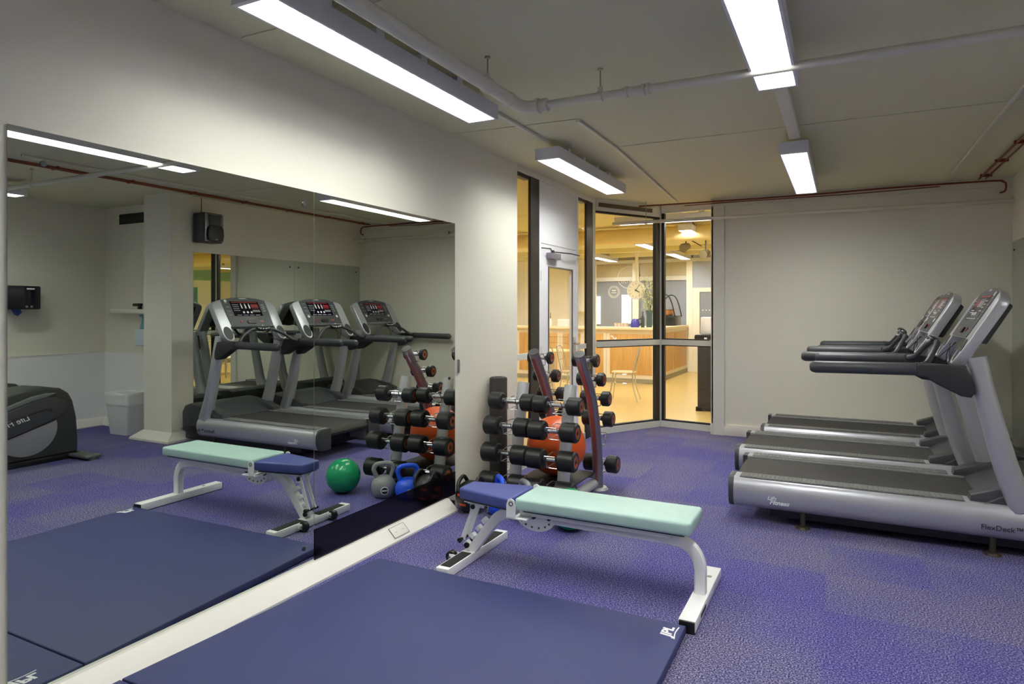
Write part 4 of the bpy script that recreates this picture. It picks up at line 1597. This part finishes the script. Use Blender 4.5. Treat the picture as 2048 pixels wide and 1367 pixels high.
# plant in vase
random.seed(11)
t = thing('potted_plant', 'olive-green leafy arrangement in a tall vase on the counter', 'plant', (-.93, 13.05, 1.106))
b = nb()
lathe(b, [(0, 0), (.055, 0), (.06, .02), (.055, .22), (.075, .34), (.068, .34), (.05, .22), (0, .2)], 20)
obj('vase', b, mat('teal_vase', (70, 96, 98), .25), t)
b = nb()
for i in range(26):
    a = random.uniform(0, 2 * pi)
    r = random.uniform(.04, .20)
    h_ = random.uniform(.65, .98)
    tube(b, smooth_path([(0, 0, .2), (r * .25 * cos(a), r * .25 * sin(a), .45), (r * .8 * cos(a), r * .8 * sin(a), h_ * .85), (r * cos(a), r * sin(a), h_)], 3), .003, 5)
obj('stem', b, mat('stem_green', (84, 90, 56), .6), t)
b = nb()
for i in range(520):
    a = random.uniform(0, 2 * pi)
    zz = random.uniform(.36, 1.0)
    r = (.22 if zz > .5 else .14) * math.sqrt(random.random())
    c_ = Vector((r * cos(a), r * sin(a), zz))
    M = Matrix.Translation(c_) @ Matrix.Rotation(random.uniform(0, 6.3), 4, 'Z') @ Matrix.Rotation(random.uniform(-1.2, 1.2), 4, 'X')
    s = random.uniform(.018, .032)
    v = [b.verts.new(M @ Vector(p_)) for p_ in ((0, 0, 0), (s * .35, s, s * .15), (0, s * 2.1, 0), (-s * .35, s, s * .15))]
    b.faces.new(v)
obj('leaves', b, mat('olive_leaf', (196, 204, 150), .55, vary=.3, scale=9), t)

t = thing('display_case', 'black-framed curved glass food display case on the counter', 'display case', (-.96, 14.75, 1.106))
t.scale = (1.12, 1.12, 1.12)
b = nb()
box(b, (-.20, -.30, 0), (.20, .30, .20), .01)
obj('case_base', b, BLK, t)
for y in (-.29, .29):
    b = nb()
    tube(b, smooth_path([(-.19, y, .20), (-.17, y, .45), (-.06, y, .60), (.06, y, .60), (.14, y, .46), (.21, y, .18)], 5), .012, 8)
    obj('case_hoop', b, BLK, t)
b = nb()
box(b, (-.16, -.28, .33), (.12, .28, .34))
obj('shelf', b, STEEL, t)
b = nb()
box(b, (-.14, -.22, .20), (.08, .16, .32), .03, 3)
obj('snack_stack', b, mat('orange_snacks', (226, 160, 110), .6, vary=.3, scale=30), t)
t = thing('kettle', 'small purple-blue kettle on the counter beside the plant', 'kettle', (-1.17, 12.86, 1.106))
b = nb()
lathe(b, [(0, 0), (.085, 0), (.092, .04), (.08, .12), (.055, .165), (0, .175)], 24)
obj('kettle_body', b, mat('purple_blue_plastic', (76, 74, 176), .25), t)
b = nb()
tube(b, smooth_path([(.06, 0, .16), (.12, 0, .17), (.14, 0, .10), (.085, 0, .04)], 5), .012, 8)
obj('kettle_handle', b, BLK, t)
t = thing('bottle', 'dark bottle standing beside the purple-blue kettle', 'bottle', (-1.0, 12.82, 1.106))
b = nb()
lathe(b, [(0, 0), (.035, 0), (.035, .19), (.013, .24), (.013, .29), (0, .29)], 18)
obj('bottle_glass', b, mat('dark_bottle', (54, 60, 62), .2), t)
b = nb()
lathe(b, [(0, .291), (.016, .291), (.016, .315), (0, .315)], 14)
obj('bottle_cap', b, BLK, t)
t = thing('tray_of_cups', 'cluster of small pale cups left of the kettle', 'tray', (-1.45, 12.83, 1.106))
b = nb()
box(b, (-.14, -.10, 0), (.14, .10, .012), .003)
obj('tray', b, WHITEM, t)
for i in range(4):
    for j in range(2):
        b = nb()
        lathe(b, [(0, .013), (.024, .013), (.034, .085), (.030, .085), (.021, .018), (0, .018)], 16, Matrix.Translation((-.10 + i * .068, -.045 + j * .09, 0)))
        obj('cup', b, mat('pale_cup', (226, 206, 188), .4), t)
b = nb()
box(b, (-2.86, 12.86, 1.106), (-2.62, 13.1, 1.26), .004)
tag(obj('paper_box', b, WHITEM), 'plain white box on the counter, far left behind the glass', 'box')
t = thing('till_bottle', 'thin black-capped bottle seen through the glass of the door', 'bottle', (-3.02, 12.85, 1.106))
t.name = 'bottle'
b = nb()
lathe(b, [(0, 0), (.03, 0), (.03, .12), (.012, .17), (0, .17)], 16)
obj('bottle_glass', b, WHITEM, t)
b = nb()
cyl(b, (0, 0, .17), (0, 0, .30), .010, 10, .005)
obj('bottle_cap', b, BLK, t)
random.seed(3)
for i, (x, nm) in enumerate(((-3.28, 'clear glass jar at the left of the counter clutter, seen through the door'), (-3.17, 'clear glass jar right next to the leftmost jar, seen through the door'))):
    b = nb()
    lathe(b, [(0, 0), (.045, 0), (.045, .15), (.03, .17), (.03, .19), (0, .19)], 18)
    o = tag(obj('glass_jar', b, mat('milky_glass', (216, 216, 206), .2)), nm, 'jar', 'jars on the counter')
    o.location = (x, 12.84, 1.106)
b = nb()
box(b, (-3.45, 15.45, 1.42), (-2.3 - .72, 15.68, 1.45))
tag(obj('wall_shelf', b, HALLW), 'cream shelf on the hall wall, seen through the door glass', 'shelf')

# black tower bin with paper roll
t = thing('litter_bin', 'tall black litter bin beyond the rightmost window pane', 'litter bin', (.86, 9.78, 0))
b = nb()
box(b, (-.16, -.18, .02), (.30, .18, .98), .02)
obj('bin_body', b, DGREY2, t)
b = nb()
box(b, (-.20, -.20, .98), (.32, .20, 1.10), .02)
obj('bin_lid', b, BLK, t)
b = nb()
box(b, (-.18, -.19, 0.0005), (-.10, -.10, .06))
obj('foot', b, BLK, t)
b = nb()
box(b, (-.06, -.203, .99), (-.02, -.199, 1.06))
obj('lid_label', b, WHITEP, t)
t = thing('paper_roll', 'large white paper roll standing on the tall black bin', 'paper roll', (.83, 9.78, 1.101))
b = nb()
lathe(b, [(.03, 0), (.11, 0), (.12, .02), (.115, .24), (.09, .25), (.03, .25), (.03, 0)], 28)
obj('roll', b, WHITEP, t)

# bistro chairs and tables
def chair():
    t = thing('bistro_chair', '', 'chair', (0, 0, 0), 0, 'wire bistro chairs in the hall')
    for x, y in ((-.16, -.15), (.16, -.15)):
        b = nb()
        tube(b, smooth_path([(x, y, .45), (x * 1.15, y * 1.15, .25), (x * 1.35, y * 1.4, .001)], 4), .010, 8)
        obj('leg', b, CHROME, t)
    for x in (-.17, .17):
        b = nb()
        tube(b, smooth_path([(x * 1.35, .24, .001), (x * 1.1, .17, .25), (x, .16, .45), (x * 1.02, .20, .65), (x * .85, .245, .84)], 5), .010, 8)
        obj('leg', b, CHROME, t)
    b = nb()
    tube(b, smooth_path([(-.145, .245, .84), (-.07, .265, .875), (.07, .265, .875), (.145, .245, .84)], 4), .010, 8)
    tube(b, [(-.17, .20, .66), (.17, .20, .66)], .006, 6)
    tube(b, [(-.05, .165, .46), (-.05, .26, .87)], .005, 6)
    tube(b, [(.05, .165, .46), (.05, .26, .87)], .005, 6)
    obj('backrest', b, CHROME, t)
    b = nb()
    lathe(b, [(0, .452), (.19, .452), (.20, .462), (.19, .474), (0, .476)], 28)
    obj('seat', b, mat('pale_wood_seat', (226, 196, 140), .4), t)
    b = nb()
    tube(b, [(.175 * cos(a), .175 * sin(a), .30) for a in [2 * pi * i / 24 for i in range(25)]], .005, 6)
    tube(b, [(.19 * cos(a), .19 * sin(a), .442) for a in [2 * pi * i / 24 for i in range(25)]], .008, 6)
    obj('ring_brace', b, CHROME, t)
    return t

ch = chair()
ch.location = (-.56, 10.15, 0)
ch.rotation_euler = (0, 0, radians(-80))
ch['label'] = 'wire bistro chair standing clear in front of the orange counter'
for x, y, r, lb in ((-1.30, 9.85, 95, 'wire bistro chair at the round table behind the right curved rack post'),
                    (-1.55, 9.15, 20, 'wire bistro chair at the near side of the table, seen through the door'),
                    (-2.35, 9.15, 60, 'wire bistro chair seen through the lower pane of the narrow side window'),
                    (-3.55, 10.45, 150, 'wire bistro chair farthest left, behind the narrow side window'),
                    (-5.2, 12.0, 10, 'wire bistro chair by the counter\'s far end, glimpsed in the mirrors'),
                    (-6.2, 11.2, -60, 'wire bistro chair near the hall\'s left wall, glimpsed in the mirrors')):
    dup(ch, (x, y, 0), lb, radians(r))

def table(x, y, lb, w_=.35):
    t = thing('bistro_table', lb, 'table', (x, y, 0), 0, 'pale bistro tables in the hall')
    b = nb()
    lathe(b, [(0, .74), (w_, .74), (w_ + .005, .752), (w_, .765), (0, .765)], 36)
    obj('table_top', b, mat('pale_wood_top', (232, 206, 150), .4), t)
    b = nb()
    cyl(b, (0, 0, .02), (0, 0, .739), .025, 14)
    lathe(b, [(0, .0005), (.22, .0005), (.21, .012), (.03, .03), (0, .03)], 28)
    obj('pedestal', b, CHROME, t)
    return t

table(-1.92, 10.35, 'round pale table seen through the door glass', .40)
table(-2.85, 9.85, 'round pale table seen through the narrow side window', .36)

# duct, lamps, spots on the hall ceiling
b = nb()
p_ = []
n = 60
for i in range(n + 1):
    p_.append((.115 + (.006 if i % 2 else 0), -3.4 + 4.6 * i / n))
lathe(b, [(0, -3.4)] + p_ + [(0, 1.2)], 24, frame((0, 9.9, 2.60), (0, 1, 0), (0, 0, 1)))
tag(obj('ventilation_duct', b, mat('cream_duct', (236, 214, 150), .6)), 'corrugated cream ventilation duct across the hall ceiling', 'duct')
lamp(8.50, -.15, 1.25, 'bright hall light lying just behind the angled windows', YLIGHT, 2.60, True, False)
hl = [(.54, 9.5, 10.7, 'hall ceiling light seen through the rightmost pane'), (-.60, 11.2, 12.3, 'hall ceiling light above the counter, right of the window post'), (-.60, 13.4, 15.0, 'farthest hall ceiling light over the return counter'),
      (-2.3, 10.5, 12.0, 'hall ceiling light over the bistro tables'), (-2.3, 13.6, 15.0, 'hall ceiling light by the back wall, left'), (-4.6, 9.0, 10.5, 'hall ceiling light left of the tables'),
      (-4.6, 12.2, 13.7, 'hall ceiling light over the counter\'s left end'), (-2.3, 6.6, 8.1, 'hall ceiling light nearest the white door'), (-6.4, 10.5, 12.0, 'hall ceiling light by the green-topped wall')]
for x, y0, y1, lb in hl:
    lamp(x, y0, y1, lb, YLIGHT, 2.60, False, False)
for x, lb in ((.24, 'round black spotlight on the hall ceiling, left one'), (.56, 'round spotlight on the hall ceiling, right one')):
    t = thing('spotlight', lb, 'spotlight', (x, 11.0, 2.50 if x < .4 else 2.38), 0, 'hall spotlights')
    b = nb()
    cyl(b, (-.03, -.07, -.02), (.02, .06, .02), .075, 20, .055)
    obj('spot_head', b, mat('dull_brass', (112, 100, 70), .5), t)
    b = nb()
    cyl(b, (0, 0, .06), (0, 0, ZC - t.location.z - .001), .010, 10)
    obj('spot_stem', b, BLK, t)
b = nb()
tube(b, [(.34, 11.0, 2.60), (.50, 10.98, 2.50)], .008, 8)
tag(obj('spot_rail', b, BLK), 'slanting dark rod between the two hall spotlights', 'rod')
for i, (y, z) in enumerate(((13.2, 2.66), (14.4, 2.66))):
    struct('trim_hall_beam_%d' % i, (HX0, y, z), (HX1, y + .12, ZC), HALLC)

# teal poster on the hall's left wall
t = thing('poster', 'teal poster on the hall\'s left wall, glimpsed in the mirrors', 'poster', (HX0 + .004, 13.55, 1.65))
b = nb()
box(b, (-.003, -.33, -.52), (.003, .33, .52))
obj('poster_sheet', b, mat('teal_print', (70, 168, 158), .5, vary=.1, scale=4), t)
text('poster_text', 'Lifestyle', frame((.004, -.16, -.05), (0, 0, -1), (0, 1, 0)), .24, mat('dark_teal_print', (26, 100, 92), .5), t)
b = nb()
prism(b, [(.02, -.45), (.28, -.45), (.28, .40), (.02, .40)], .003, .0036, PL['yz'](0))
obj('poster_photo', b, mat('blue_photo', (90, 140, 186), .5, vary=.3, scale=9), t)

# ------------------------------------------------------------ plain names for the setting
_n = 0
for o_ in [o for o in COL.objects if o.name.startswith('trim_')]:
    _n += 1
    o_.name = 'trim_%d' % _n
for a_, c_ in (('wall_recess', 'wall_inner'), ('baseboard_recess', 'baseboard_inner'), ('baseboard_left_far', 'baseboard_left'),
               ('baseboard_left_end', 'baseboard_left'), ('floor_hall', 'hall_floor'), ('ceiling_hall', 'hall_ceiling')):
    if a_ in bpy.data.objects:
        bpy.data.objects[a_].name = c_
for o_ in [o for o in COL.objects if o.name.startswith('wall_hall')]:
    o_.name = 'hall_wall'
